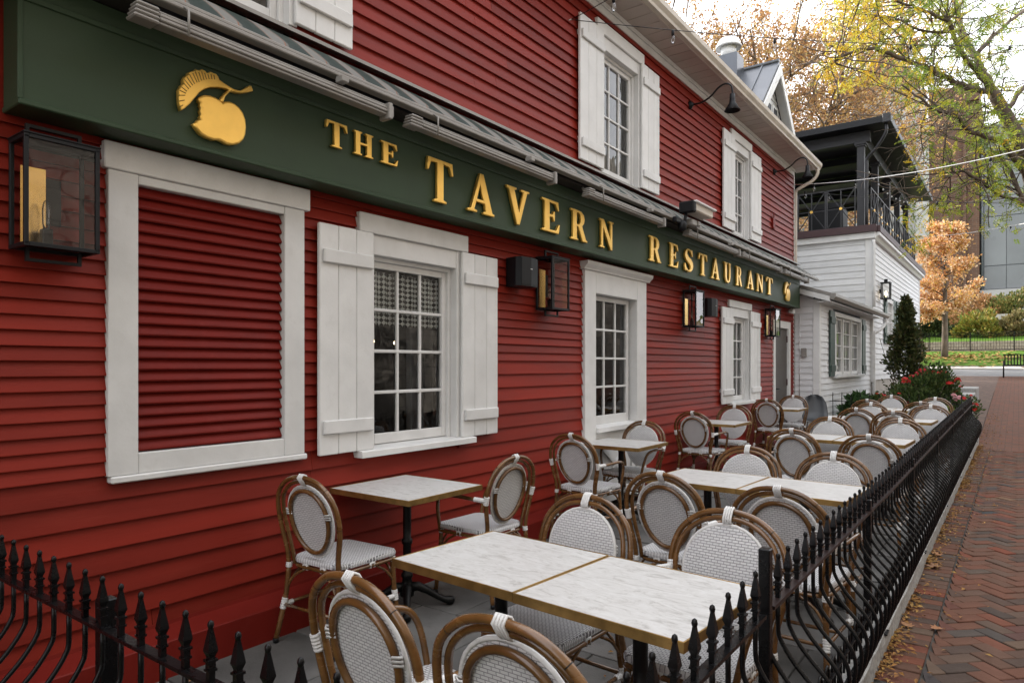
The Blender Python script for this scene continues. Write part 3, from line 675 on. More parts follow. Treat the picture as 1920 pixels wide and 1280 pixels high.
AP = [(275, 355), (300, 330), (345, 318), (400, 325), (450, 345), (495, 375), (520, 398), (545, 385), (590, 385), (640, 405), (690, 445), (730, 500), (755, 570), (762, 650), (755, 720), (735, 775), (690, 815), (620, 830), (560, 818), (510, 790), (480, 778), (430, 780), (360, 755), (300, 720), (255, 665), (218, 612), (245, 600), (270, 572), (300, 570), (290, 540), (305, 515), (292, 480), (305, 450), (290, 425), (298, 400), (280, 385)]
LF = [(95, 480), (78, 400), (72, 270), (95, 225), (122, 205), (118, 165), (140, 125), (160, 120), (172, 90), (205, 80), (225, 75), (245, 58), (280, 70), (310, 58), (345, 75), (362, 98), (395, 82), (430, 98), (455, 105), (475, 130), (490, 165), (530, 195), (600, 240), (640, 262), (700, 275), (750, 250), (790, 225), (815, 228), (832, 280), (790, 292), (720, 302), (660, 295), (625, 285), (590, 295), (550, 335), (530, 390), (512, 398), (495, 372), (520, 330), (550, 295), (590, 268), (540, 250), (470, 242), (400, 242), (340, 260), (285, 295), (240, 350), (190, 410), (140, 455)]
EM = lambda a, b: (320+a/5.43, 120+b/5.43)
def onsign(pts):
    r = []
    for a, b in pts: p = PX(*EM(a, b), .222); r.append((p.y, p.z))
    return r
a1, l1 = onsign(AP), onsign(LF)
flatshape('apple_emblem', [a1], .008, .010, 'gold', sign, .2055); flatshape('leaf_emblem', [l1], .010, .006, 'gold', sign, .2055)
cy = sum(p[0] for p in a1)/len(a1)
sh_ = lambda q: [((p[0]-cy)*.95+12.55, p[1]) for p in q]
flatshape('apple_emblem', [sh_(a1)], .008, .010, 'gold', sign, .2055); flatshape('leaf_emblem', [sh_(l1)], .010, .006, 'gold', sign, .2055)
# veins of the leaf
mb = MB()
for (p, q) in (((90, 440), (125, 420)), ((85, 380), (140, 370)), ((85, 320), (148, 320)), ((92, 270), (155, 300)), ((110, 235), (165, 280)), ((135, 200), (185, 255)), ((140, 160), (205, 240)), ((165, 135), (225, 220)), ((190, 105), (245, 205)), ((225, 95), (270, 190)), ((250, 80), (290, 185)), ((285, 85), (315, 172)), ((315, 78), (340, 165)), ((345, 95), (365, 158)), ((380, 110), (392, 156)), ((410, 105), (420, 156)), ((440, 115), (448, 160))):
    a = PX(*EM(*p), .2325); b = PX(*EM(*q), .2325); mb.tube([a, b], .0024, 5)
spart('leaf_rib', mb, 'brass')['kind'] = 'stuff'

# ================================================================== RETRACTED AWNINGS ABOVE THE SIGN
aw = thing('awning', 'retracted green and white striped awning rolled up over the signboard', 'awning', (0, .6, 3.1))
AP_ = Vector((0, .6, 3.1))
def apart(name, mb, m, parent=None):
    mb.v = [(x-AP_.x, y-AP_.y, z-AP_.z) for x, y, z in mb.v]; return obj(name, mb, m, parent or aw)
mb = MB(); mb.prism([(.0, 3.475), (.03, 3.475), (.13, 3.440), (.13, 3.462), (.03, 3.515), (.0, 3.515)], -1, 13.9, 'y'); apart('flashing', mb, 'awnmetal')
mb = MB(); ny = 1500; pr = []
y = .3
rows_ = []
for i in range(ny+1):
    yy = .3+(13.85-.3)*i/ny; ph = 2*pi*yy/.135
    wv = .0055*sin(ph)+.003*sin(ph*.37+1)
    rows_.append([(.12, yy, 3.40), (.20, yy, 3.345+wv*.3), (.28, yy, 3.285+wv), (.352, yy, 3.225+wv*1.3), (.372, yy, 3.185+wv)])
mb.add([q for r in rows_ for q in r], [(i*5+k, i*5+k+1, (i+1)*5+k+1, (i+1)*5+k) for i in range(ny) for k in range(4)], True)
apart('striped_canvas', mb, 'stripe')
mb = MB(); mb.box(.375, .3, 3.133, .440, 13.95, 3.155, .005); mb.box(.372, .3, 3.1552, .432, 13.95, 3.176, .005); apart('front_rail', mb, 'awnmetal')
mb = MB(); mb.box(.02, .3, 3.14, .30, 13.8, 3.16); apart('backing_board', mb, 'dark')
mb = MB(); mb.lathe([(.045, 0), (.045, 13.3)], n=10); mb.v = [(x*1+.22, z+.4, y+3.23) for x, y, z in mb.v]; apart('roller', mb, 'charcoal')
rs = random.Random(4)
for (a, b) in ((1.39, 2.89), (3.04, 4.71), (5.23, 6.85), (7.49, 9.29), (9.42, 11.32), (11.54, 13.09)):
    mb = MB(); mb.box(.385, a+.10, 3.018, .450, b-.05, 3.032, .004); mb.box(.39, a+.10, 3.0325, .458, b-.05, 3.050, .005); mb.box(.385, a+.10, 3.0505, .454, b-.05, 3.068, .005); mb.box(.38, a+.10, 3.0685, .446, b-.05, 3.080, .004)
    bar = apart('arm_bar', mb, 'awnmetal')
    mb = MB()
    for k in range(4): mb.box(.378+.004*k, a-.01+.004*k, 3.012+k*.019, .462, a+.10, 3.012+k*.019+.0165, .006)
    apart('end_cap', mb, 'awnmetal', bar)
    mb = MB(); mb.box(.38, b-.05, 2.995, .47, b-.02, 3.09, .004); mb.box(.385, b-.021, 3.01, .46, b, 3.08, .006); apart('end_cap', mb, 'awnmetal', bar)
    mb = MB(); mb.tube([(.43, a+.22, 3.15), (.475, a+.22, 3.12), (.475, a+.22, 3.0)], .006, 5); apart('strap', mb, 'awnmetal', bar)
    for p_, q_ in (((.20, b-.3, 3.2), (.34, b-.02, 3.10)), ((.20, a+.3, 3.2), (.36, a+.06, 3.09))): mb = MB(); mb.tube([p_, q_], .012, 6); apart('folding_arm', mb, 'awnmetal', bar)
    mb = MB(); mb.box(.43, b-.42, 3.09, .49, b-.37, 3.125, .004); apart('bracket', mb, 'awnmetal')
# floodlight and sensor cluster clamped to the awning rail
p = PX(1290, 400, .5)
hs = thing('floodlight', 'grey box floodlight with black end clamped to the awning rail', 'floodlight', (p.x, p.y, p.z))
mb = MB(); mb.box(-.06, -.02, .015, .10, .52, .11, .012); obj('housing', mb, 'gutter', hs)
mb = MB(); mb.box(-.07, -.06, .10, .13, .56, .125, .008); obj('hood', mb, 'white', hs)
mb = MB(); mb.box(-.07, -.10, -.01, .11, -.02, .12, .015); obj('end_plate', mb, 'black', hs)
mb = MB(); mb.tube([(0, -.05, 0), (-.02, -.05, -.12), (-.06, .0, -.17)], .018, 6); mb.lathe([(.02, -.22), (.05, -.20), (.055, -.13), (.03, -.10)], (-.02, -.12, 0), 10); mb.box(-.06, -.3, -.14, -.01, -.14, -.08, .01); obj('mount', mb, 'black', hs)
mb = MB(); mb.box(-.04, .05, -.12, .03, .2, -.05, .01); mb.box(-.05, .25, -.1, .02, .34, -.04, .01); obj('sensor', mb, 'awnmetal', hs)

# ================================================================== WALL LAMPS, SPEAKERS, FITTINGS
def lantern(y, label):
    t = thing('wall_lantern', label, 'lantern', (.0, y, 1.96), 0, 'box lanterns along the red wall')
    W, x0, x1, z0, z1 = .27, .055, .215, .06, .505
    mb = MB(); r = .0085
    for x in (x0, x1):
        for yy in (0, W): mb.box(x-r, yy-r, z0, x+r, yy+r, z1, .002)
    for z in (z0, z1):
        for x in (x0, x1): mb.box(x-r, r, z-r, x+r, W-r, z+r, .002)
        for yy in (0, W): mb.box(x0-r, yy-r-.0005, z-r-.0005, x1+r, yy+r+.0005, z+r+.0005, .002)
    obj('frame', mb, 'black', t)
    mb = MB(); mb.box(x0-.012, -.012, z1+r, x1+.012, W+.012, z1+r+.008, .002); obj('roof_plate', mb, 'black', t)
    mb = MB(); r = .007
    for a, b in ((z1+.016, z1+.075), (.0, z0-r)):
        for yy in (.035, W-.035): mb.box(.12-r, yy-r, a, .12+r, yy+r, b)
    mb.box(.12-r, .035+r, z1+.061, .12+r, W-.035-r, z1+.075); mb.box(.12-r, .035+r, 0, .12+r, W-.035-r, .014)
    mb.box(.03, .08, .18, x0-.009, W-.08, .38); obj('bracket', mb, 'black', t)
    for q in (((x1, .009, z0+.009), (x1, W-.009, z0+.009), (x1, W-.009, z1-.009), (x1, .009, z1-.009)), ((x0+.009, 0, z0+.009), (x1-.009, 0, z0+.009), (x1-.009, 0, z1-.009), (x0+.009, 0, z1-.009)), ((x0+.009, W, z0+.009), (x1-.009, W, z0+.009), (x1-.009, W, z1-.009), (x0+.009, W, z1-.009))):
        mb = MB(); mb.add(q, [(0, 1, 2, 3)]); obj('pane', mb, 'lglass', t)
    mb = MB(); mb.box(x0+.0, .03, z0+.02, x0+.006, .125, z1-.09); obj('reflector', mb, 'brassplate', t)
    mb = MB(); mb.box(x0+.05, .085, z0+.009, x0+.09, .125, z0+.085, .004); mb.box(x0+.01, .012, z0+.0085, x1-.01, W-.012, z0+.012); obj('socket', mb, 'black', t)
    mb = MB(); mb.lathe([(.012, .085), (.016, .11), (.017, .17), (.012, .2), (.003, .21)], (x0+.07, .105, z0), 10); obj('bulb', mb, 'bulb', t)
    return t
lantern(1.065, 'large black box lantern left of the louvred vent')
lantern(5.0, 'black box lantern left of the tall white window casing beside a speaker')
lantern(8.31, 'black box lantern on the red wall left of the narrow shuttered window')
lantern(11.84, 'farthest black box lantern on the red wall above the grey door')
def speaker(y, label):
    t = thing('wall_speaker', label, 'speaker', (.03, y, 2.18), 0, 'wall speakers')
    mb = MB(); mb.prism([(0, -.10), (.12, -.13), (.17, -.115), (.185, 0), (.17, .115), (.12, .13), (0, .10)], 0, .24, 'z'); obj('cabinet', mb, 'black', t)
    mb = MB(); mb.prism([(.128, -.128), (.174, -.113), (.189, 0), (.174, .113), (.128, .128), (.17, 0)], .012, .228, 'z'); obj('grille', mb, 'black', t)
    mb = MB(); mb.box(.189, -.012, .14, .193, .012, .146); obj('badge', mb, 'strap', t)
    mb = MB(); mb.box(-.02, -.03, .08, .0, .03, .16); obj('mount', mb, 'black', t)
speaker(4.68, 'black wall speaker left of a lantern near the wide shuttered window'); speaker(9.02, 'black wall speaker between a lantern and the narrow shuttered window')
def goose(y, label):
    t = thing('gooseneck_lamp', label, 'lamp', (.025, y, 4.93), 0, 'gooseneck barn lamps under the eaves')
    mb = MB(); mb.lathe([(.055, 0), (.055, .015), (.03, .03), (.018, .05)], n=14, ax='x'); obj('wall_plate', mb, 'black', t)
    mb = MB(); mb.tube(catmull([(.03, 0, 0), (.16, 0, 0), (.28, 0, .05), (.38, 0, .135), (.47, 0, .165), (.54, 0, .13), (.56, 0, .06), (.56, 0, .0)], 6), .012, 8); obj('arm', mb, 'black', t)
    mb = MB(); mb.lathe([(.012, .02), (.032, .015), (.036, -.06), (.042, -.10), (.10, -.195), (.098, -.197), (.04, -.105), (.01, -.10)], (.56, 0, 0), 16); obj('shade', mb, 'black', t)
    mb = MB(); mb.lathe([(.012, -.10), (.024, -.13), (.02, -.155), (.004, -.165)], (.56, 0, 0), 8); obj('bulb', mb, 'bulb', t)
goose(8.59, 'black gooseneck barn lamp between the two upper windows'); goose(12.43, 'black gooseneck barn lamp beside the roof corner')
mb = MB(); mb.box(.02, 12.30, 3.92, .055, 12.42, 4.10, .006); mb.tube([(.045, 12.36, 4.1), (.045, 12.36, 4.2)], .01, 5); tag(obj('wall_box', mb, 'redtrim'), 'small red electrical box on the upper wall beyond the last upper window', 'box')
sp_ = thing('spot_lamp', 'small pale spotlight under the far end of the signboard', 'lamp', (.10, 13.30, 2.585))
mb = MB(); mb.tube([(0, 0, 0), (0, 0, -.03)], .012, 6); obj('stem', mb, 'strap', sp_)
mb = MB(); mb.lathe([(.015, -.06), (.03, -.05), (.055, .05), (.05, .052)], (0, 0, -.06), 10, ax='x'); obj('lamp_head', mb, 'strap', sp_)
# ================================================================== CAFE CHAIRS
def make_chair(arms):
    t = thing('bistro_chair', 'x', 'chair')
    R1 = .0127
    # outer hoop from seat level over the top, leaning back
    hoop = [(-.198, -.205, .40), (-.205, -.212, .50), (-.232, -.226, .62), (-.238, -.245, .73), (-.205, -.266, .83), (-.115, -.279, .902), (0, -.283, .922)]
    hp = catmull(hoop+[(-x, y, z) for x, y, z in hoop[-2::-1]], 5)
    mb = MB(); mb.tube(hp, R1, 9); o = obj('back_frame', mb, 'rattan', t)
    # node rings (dark joints of the cane) sit in the frame
    mb = MB()
    for k in (12, 22, 38, 48):
        mb.tube([hp[k]-(hp[k+1]-hp[k])*.06, hp[k]+(hp[k+1]-hp[k])*.06], R1+.0006, 9, caps=False)
    obj('cane_joint', mb, 'cast', t)
    hoop2 = [(-.172, -.188, .42), (-.180, -.197, .50), (-.206, -.211, .62), (-.211, -.231, .73), (-.180, -.252, .818), (-.100, -.265, .880), (0, -.269, .897)]
    mb = MB(); mb.tube(catmull(hoop2+[(-x, y, z) for x, y, z in hoop2[-2::-1]], 5), .0110, 8); obj('inner_frame', mb, 'rattan', t)
    # tilted back plane: y as a function of z
    by = lambda z: -.184-(z-.5)*.205
    def oval(a, b, zc, dy, n=36, taper=.10):
        q = []
        for i in range(n):
            an = 2*pi*i/n; z = zc+b*sin(an); ww = a*(1+taper*sin(an)); q.append((ww*cos(an), by(z)+dy, z))
        return q
    zc = .677
    mb = MB(); P = oval(.168, .192, zc, 0); Q = oval(.168, .192, zc, .010); R_ = oval(.084, .096, zc, .0035); R2 = oval(.084, .096, zc, .0135)
    n = 36
    mb.add(P+Q, [(i, (i+1) % n, (i+1) % n+n, i+n) for i in range(n)])
    mb.add(P+R_+[(0, by(zc)+.005, zc)], [(i, (i+1) % n, (i+1) % n+n, i+n) for i in range(n)]+[(n+i, n+(i+1) % n, 2*n) for i in range(n)], True)
    mb.add(Q+R2+[(0, by(zc)+.015, zc)], [(i, (i+1) % n, (i+1) % n+n, i+n) for i in range(n)]+[(n+i, n+(i+1) % n, 2*n) for i in range(n)], True)
    pan = obj('back_panel', mb, 'weave', t)
    mb = MB(); mb.tube(oval(.173, .197, zc, .003), .0072, 6, closed=True); obj('piping', mb, 'strap', pan)
    mb = MB(); mb.tube(oval(.146, .172, zc, -.010), .0124, 8, closed=True); obj('back_ring', mb, 'rattan', t)
    class Bind:
        def tube(s, *a, **k): q = MB(); q.tube(*a, **k); obj('binding', q, 'strap', t)
    bd = Bind()   # white bindings, each a part
    tb4 = MB()
    for x in (-.0145, -.0048, .0048, .0145):
        yc, z1, z0 = -.272, .926, .892
        tb4.tube([(x, -.283-.016, z1-.004), (x, -.283, z1+.0135), (x, -.267, z1+.006), (x, -.246, z0+.006), (x, -.247, z0-.008), (x, -.261, z0-.016), (x, -.275, z0-.004)], .0050, 5, closed=True)
    obj('top_binding', tb4, 'strap', t)['kind'] = 'stuff'
    for sx in (-1, 1):
        for dz in (-.012, 0, .012):
            z = zc+.045+dz; x = sx*.152
            bd.tube([(x-sx*.017, by(z)-.012, z), (x, by(z)-.028, z), (x+sx*.022, by(z)-.012, z), (x, by(z)+.003, z)], .005, 5, closed=True)
    # seat: thin cushion-like woven slab with rounded corners
    def outline(k):
        q = []
        for cx, cy_, a0 in ((.165, .185, 0), (-.165, .185, 90), (-.115, -.115, 180), (.115, -.115, 270)):
            rr = .05 if cy_ > 0 else .088
            for j in range(6): a = radians(a0+j*18); q.append(((cx+rr*cos(a))*k, (cy_+rr*sin(a))*k))
        return q
    mb = MB(); lv = [(.955, .430), (1.0, .436), (1.005, .450), (.985, .462), (.90, .4655), (.5, .464)]; m = 24; vs = []
    for k, z in lv: vs += [(x, y, z) for x, y in outline(k)]
    fs = [(i*m+j, i*m+(j+1) % m, (i+1)*m+(j+1) % m, (i+1)*m+j) for i in range(len(lv)-1) for j in range(m)]
    fs += [tuple(range(m))[::-1], tuple((len(lv)-1)*m+j for j in range(m))]; mb.add(vs, fs); obj('seat', mb, 'weaveseat', t)
    mb = MB(); mb.tube([(x*.97, y*.97, .415) for x, y in outline(1)], .011, 7, closed=True); obj('seat_rail', mb, 'rattan', t)
    # legs
    fl = [(.196, .198, .43), (.203, .206, .25), (.222, .226, .012)]; rl = [(.198, -.205, .42), (.205, -.222, .25), (.222, -.275, .012)]
    for path in (fl, rl, mir(fl), mir(rl)):
        mb = MB(); mb.tube(catmull(path, 4), .0145, 9); lg = obj('leg', mb, 'rattan', t)
        mb = MB(); p = Vector(path[-1]); mb.tube([p+Vector((0, 0, .012)), p-Vector((0, 0, .012))], .0158, 8); obj('foot_cap', mb, 'black', lg)
    at = lambda path, z: Vector(path[0]).lerp(Vector(path[1]), (path[0][2]-z)/(path[0][2]-path[1][2])) if z > path[1][2] else Vector(path[1]).lerp(Vector(path[2]), (path[1][2]-z)/(path[1][2]-path[2][2]))
    f0, r0 = at(fl, .20), at(rl, .20)
    mx = lambda v: Vector((-v.x, v.y, v.z))
    for a, b in ((f0, r0), (mx(f0), mx(r0)), ((f0+r0)/2, mx((f0+r0)/2)), (r0, mx(r0))):
        mb = MB(); mb.tube([a, b], .0095, 7); obj('stretcher', mb, 'rattan', t)
    class Br:
        def tube(s, *a): q = MB(); q.tube(*a); obj('brace', q, 'rattan', t)
    mb = Br()
    f1, r1 = at(fl, .285), at(rl, .285)
    for s_ in (1, -1):
        sg = lambda v: Vector((v.x*s_, v.y, v.z))
        mb.tube(catmull([sg(f1), Vector((s_*.20, .14, .36)), Vector((s_*.198, .06, .407))], 4), .0075, 6)
        mb.tube(catmull([sg(r1), Vector((s_*.205, -.15, .36)), Vector((s_*.195, -.07, .407))], 4), .0075, 6)
        mb.tube(catmull([sg(f1), Vector((s_*.15, .212, .36)), Vector((s_*.07, .222, .407))], 4), .0075, 6)
        mb.tube(catmull([sg(r1), Vector((s_*.15, -.212, .36)), Vector((s_*.07, -.198, .407))], 4), .0075, 6)
    def wrap(a, b, r, k):
        a, b = Vector(a), Vector(b)
        m_ = 2*k; rr = [r*(1 if i % 2 else .86) for i in range(m_+1)]
        bd.tube([a.lerp(b, i/m_) for i in range(m_+1)], rr, 8, smooth=False)
    for path in (fl, rl, mir(fl), mir(rl)):
        wrap(at(path, .235), at(path, .175), .0180, 5); wrap(at(path, .428), at(path, .400), .0185, 3)
        q = at(path, .20); c = Vector((q.x, 0, .20)); d = (c-q).normalized(); wrap(q+d*.012, q+d*.06, .0145, 4)
    for x, y in ((.205, .03), (-.205, .03), (.06, .228), (-.06, .228), (.07, -.197), (-.07, -.197)):
        bd.tube([(x-.014, y, .403), (x-.014, y, .430), (x+.014, y, .430), (x+.014, y, .403)] if abs(y) > .1 else [(x, y-.014, .403), (x, y-.014, .43), (x, y+.014, .43), (x, y+.014, .403)], .009, 5)
    if arms:
        for s_ in (1, -1):
            ap = [(s_*.236, -.236, .665), (s_*.262, -.14, .672), (s_*.272, -.01, .678), (s_*.268, .10, .672), (s_*.255, .165, .64), (s_*.235, .195, .56), (s_*.203, .203, .41)]
            mb = MB(); mb.tube(catmull(ap, 5), .0125, 8); obj('arm', mb, 'rattan', t)
            wrap((s_*.238, -.228, .666), (s_*.259, -.150, .672), .0168, 6)
            wrap((s_*.234, -.226, .640), (s_*.239, -.240, .695), .0185, 5)
    return t
side0, arm0 = make_chair(False), make_chair(True)
used = {}
def chair(arms, wx, wy, face, label):
    """wx, wy: where the top of the back stands; face: heading of the sitter in degrees from +y, positive to the left"""
    a = radians(face); f = Vector((-sin(a), cos(a), 0)); o = Vector((wx, wy, 0))+f*.28
    loc = (o.x, o.y, gz(o.y)+.004); p = arm0 if arms else side0
    if arms not in used: used[arms] = 1; p.location = loc; p.rotation_euler = (0, 0, a); p['label'] = label; p['group'] = 'woven bistro chairs on the patio'
    else: dup(p, loc, a, label, 'woven bistro chairs on the patio')
W_ = 'woven bistro '
chair(0, .43, 2.25, 3, W_+'chair without arms at the nearest wall table, back to the louvred vent')
chair(1, .86, 3.58, 88, W_+'armchair turned to the wall beside the nearest wall table')
chair(1, .42, 4.98, -2, W_+'armchair with its back to us at the second wall table')
chair(1, .38, 6.50, 178, W_+'armchair facing us in front of the tall white window casing')
chair(1, .36, 7.83, -3, W_+'armchair with its back to us at the third wall table')
chair(0, .36, 9.36, 182, W_+'chair facing us below the narrow shuttered window')
chair(0, .36, 10.83, -2, W_+'chair with its back to us at the wall table by the grey door')
chair(0, .40, 12.25, 180, W_+'chair facing us nearest the grey door')
chair(1, 1.98, 1.27, -4, W_+'armchair at bottom centre, near left seat of the front double table')
chair(1, 2.52, 1.26, 0, W_+'armchair cut by the bottom edge, near right seat of the front double table')
chair(0, 1.92, 2.69, 176, W_+'chair facing us, far left seat of the front double table')
chair(1, 2.54, 2.76, 177, W_+'armchair facing us, far right seat of the front double table')
chair(1, 1.91, 3.49, -5, W_+'armchair with its back to us, left seat at the second double table')
chair(1, 2.55, 3.41, -3, W_+'armchair with its back to us beside the fence at the second double table')
chair(0, 1.91, 5.00, 178, W_+'chair facing us, far left seat of the second double table')
chair(0, 2.49, 4.97, 179, W_+'chair facing us beside the fence, far side of the second double table')
chair(1, 1.86, 6.38, -6, W_+'armchair with its back to us, left seat at the third double table')
chair(1, 2.50, 6.24, -2, W_+'armchair with its back to us beside the fence at the third double table')
chair(0, 1.85, 8.00, 178, W_+'chair facing us, far left seat of the third double table')
chair(0, 2.50, 8.13, 180, W_+'chair facing us beside the fence, far side of the third double table')
chair(0, 1.86, 9.42, -3, W_+'chair with its back to us, left seat at the fourth double table')
chair(0, 2.30, 9.15, 2, W_+'chair with its back to us, right seat at the fourth double table')
chair(0, 1.82, 10.76, 180, W_+'chair facing us, far left seat of the fourth double table')
chair(0, 2.55, 10.65, 180, W_+'chair facing us beside the fence, far side of the fourth double table')
chair(0, 1.66, 11.45, -2, W_+'chair with its back to us, left seat at the farthest double table')
chair(0, 2.38, 11.20, 0, W_+'chair with its back to us, right seat at the farthest double table')
chair(0, 1.78, 13.00, 180, W_+'chair facing us, left seat behind the farthest double table near the flowers')
chair(0, 2.44, 12.60, 180, W_+'chair facing us, rightmost and farthest by the fence end')
# grey shell chair
gc = thing('shell_chair', 'dark grey plastic shell chair against the white wall by the door', 'chair', (.56, 13.15, gz(13.1)), radians(200))
mb = MB(); q = []
for i, (y, z, wd) in enumerate(((.22, .44, .20), (.10, .43, .22), (-.05, .43, .22), (-.15, .47, .22), (-.20, .60, .22), (-.24, .75, .20), (-.26, .86, .14), (-.265, .90, .06))):
    for j in range(7): a = (j-3)/3; q.append((wd*a, y+.06*a*a*(1 if i > 2 else .2), z+.03*a*a*(1 if i < 4 else 0)))
mb.add(q, [(i*7+j, i*7+j+1, (i+1)*7+j+1, (i+1)*7+j) for i in range(7) for j in range(6)], True)
sh = obj('shell', mb, 'greyplastic', gc); md = sh.modifiers.new('th', 'SOLIDIFY'); md.thickness = .012
for sx in (-1, 1):
    for sy in (-1, 1):
        mb = MB(); mb.tube([(sx*.15, sy*.13, .43), (sx*.23, sy*.22-.03, 0)], .009, 6); obj('leg', mb, 'black', gc)

# ================================================================== TABLES
def make_table(sx, sy):
    t = thing('cafe_table', 'x', 'table'); h = .755
    mb = MB(); mb.box(-sx/2+.006, -sy/2+.006, h-.026, sx/2-.006, sy/2-.006, h, .0015); tp = obj('tabletop', mb, 'marble', t)
    mb = MB()
    for (a, b, c, d) in ((-sx/2, -sy/2, sx/2, -sy/2+.0055), (-sx/2, sy/2-.0055, sx/2, sy/2)): mb.box(a, b, h-.032, c, d, h+.0012, .0012)
    for (a, b, c, d) in ((-sx/2, -sy/2+.0055, -sx/2+.0055, sy/2-.0055), (sx/2-.0055, -sy/2+.0055, sx/2, sy/2-.0055)): mb.box(a, b, h-.032, c, d, h+.0012, .0012)
    obj('edge_band', mb, 'brass', tp)
    mb = MB(); mb.lathe([(.052, .725), (.05, .70), (.03, .695), (.026, .66), (.026, .50), (.024, .43), (.034, .425), (.034, .40), (.026, .39), (.026, .22), (.036, .21), (.038, .19), (.028, .18), (.034, .15), (.044, .12), (.044, .07)], n=14); mb.box(-.16, -.02, .724, .16, .02, .735); mb.box(-.02, -.16, .7235, .02, .16, .7345); obj('column', mb, 'cast', t)
    for k in range(4):
        a = pi/4+k*pi/2; ca, sa = cos(a), sin(a)
        pr = [(.02, .12, .035), (.07, .125, .03), (.13, .095, .024), (.19, .055, .02), (.235, .034, .022), (.265, .028, .03), (.29, .024, .026), (.30, .022, .01)]
        mb = MB(); mb.tube([(r*ca, r*sa, z) for r, z, _ in pr], [q[2] for q in pr], 8); obj('foot', mb, 'cast', t)
    return t
tabs = [(.385, 3.07, 0, .68, 'square marble top table against the red wall nearest us'), (.375, 5.98, 0, .68, 'square marble top table below the tall white window casing'),
 (.375, 8.60, 0, .68, 'square marble top table at the wall left of the narrow shuttered window'), (.39, 11.52, 0, .68, 'square marble top table at the wall by the grey door'),
 (1.825, 2.165, -4, 0, 'left marble top of the large double table in front'), (2.455, 2.115, -4.5, 0, 'right marble top of the large double table in front, touching the fence'),
 (1.785, 4.53, -3, 0, 'left marble top of the second double table'), (2.415, 4.49, -3.5, 0, 'right marble top of the second double table beside the fence'),
 (1.715, 7.55, -2, 0, 'left marble top of the third double table'), (2.345, 7.52, -2, 0, 'right marble top of the third double table beside the fence'),
 (1.70, 10.15, -2, 0, 'left marble top of the fourth double table'), (2.33, 10.12, -2, 0, 'right marble top of the fourth double table beside the fence'),
 (1.62, 12.15, 0, 0, 'left marble top of the farthest double table'), (2.25, 12.12, 0, 0, 'right marble top of the farthest double table by the fence end')]
ta, tb = make_table(.69, .66), make_table(.625, .60); done = {}
for x, y, r, big_, lb in tabs:
    p = ta if big_ else tb; loc = (x, y, gz(y)+.003)
    if id(p) not in done: done[id(p)] = 1; p.location = loc; p.rotation_euler = (0, 0, radians(r)); p['label'] = lb; p['group'] = 'marble top cafe tables'
    else: dup(p, loc, radians(r), lb, 'marble top cafe tables')

# ================================================================== IRON FENCE
def picket_mesh(straight=False):
    mb = MB()
    prof = [(0, .735), (0, .63), (.008, .598), (.028, .563), (.058, .523), (.092, .487), (.122, .455), (.143, .42), (.152, .38), (.150, .33), (.138, .27), (.115, .21), (.082, .16), (.055, .128)]
    mb.tube(catmull([(d, 0, z) for d, z in prof], 2), .0078, 6)
    # finial: neck, collars, flared drop, ball
    def sqp(z, r): return [(r, r, z), (-r, r, z), (-r, -r, z), (r, -r, z)]
    lv = [(.735, .0078), (.762, .0078), (.762, .0115), (.768, .0115), (.768, .0088), (.786, .0088), (.786, .0125), (.792, .0125), (.792, .008), (.797, .0075), (.812, .0128), (.818, .0122), (.862, .0052), (.868, .0045)]
    vs = []
    for z, r in lv: vs += sqp(z, r)
    mb.add(vs, [(i*4+k, i*4+(k+1) % 4, (i+1)*4+(k+1) % 4, (i+1)*4+k) for i in range(len(lv)-1) for k in range(4)])
    mb.lathe([(.002, .864), (.0065, .868), (.0085, .876), (.0065, .884), (.001, .888)], n=7)
    return mb
pk = picket_mesh().mesh('picket', 'iron'); fixn(pk)
def fence_run(t, pts, out_rz, sl, post_at):
    for p in pts:
        o = link('picket', pk, t, p); o.rotation_euler = (0, 0, out_rz)
fx = 2.83
fn = thing('iron_fence', 'long black wrought iron fence with bellied spear topped pickets beside the brick walk', 'fence', (fx, 2.25, 0))
yp = 1.03; ys_ = []
while yp < 14.3: ys_.append(yp); yp += .1235
fence_run(fn, [(0, y-2.25, gz(y)) for y in ys_], 0, 0, None)
def alongy(prof, ya, yb, n=12):
    mb = MB(); m = len(prof); q = [ya+(yb-ya)*i/n for i in range(n+1)]
    mb.add([(a, y-2.25, z+gz(y)) for y in q for a, z in prof], [(i*m+k, i*m+(k+1) % m, (i+1)*m+(k+1) % m, (i+1)*m+k) for i in range(n) for k in range(m)]+[tuple(range(m)), tuple(n*m+k for k in range(m))]); return mb
def rect(x0, z0, x1, z1): return [(x0, z0), (x1, z0), (x1, z1), (x0, z1)]
obj('top_rail', alongy(rect(-.017, .725, .017, .737), .93, 2.20), 'iron', fn); obj('top_rail', alongy(rect(-.017, .727, .017, .739), 2.29, 14.35, 30), 'railtop', fn)
for x, z in ((.052, .122), (.012, .20)):
    obj('bottom_rail', alongy(rect(x-.013, z, x+.013, z+.010), .93, 14.35, 30), 'iron', fn)
obj('bottom_rail', alongy(rect(-.001, .105, .025, .115), .93, 14.35, 30), 'iron', fn)
hm = MB(); hm.tube(catmull([(.012, -.028, .06), (.012, -.028, .23), (.012, -.018, .258), (.012, 0, .267), (.012, .018, .258), (.012, .028, .23), (.012, .028, .06)], 3), .0062, 5)
hme = hm.mesh('hoop', 'iron'); fixn(hme)
for y in ys_:
    if y < 9: link('hoop', hme, fn, (0, y+.062-2.25, gz(y)))
for y in (2.245, 4.1, 6.0, 8.0, 10.0, 12.0, 14.3):
    mb = MB(); h = .935 if y < 3 else .80; mb.box(-.018, y-.018-2.25, .0, .018, y+.018-2.25, h, .003); mb.box(-.04, y-2.25-.04, .098, .1, y-2.25+.04, .108, .002); o = obj('post', mb, 'iron', fn, (0, 0, gz(y)))
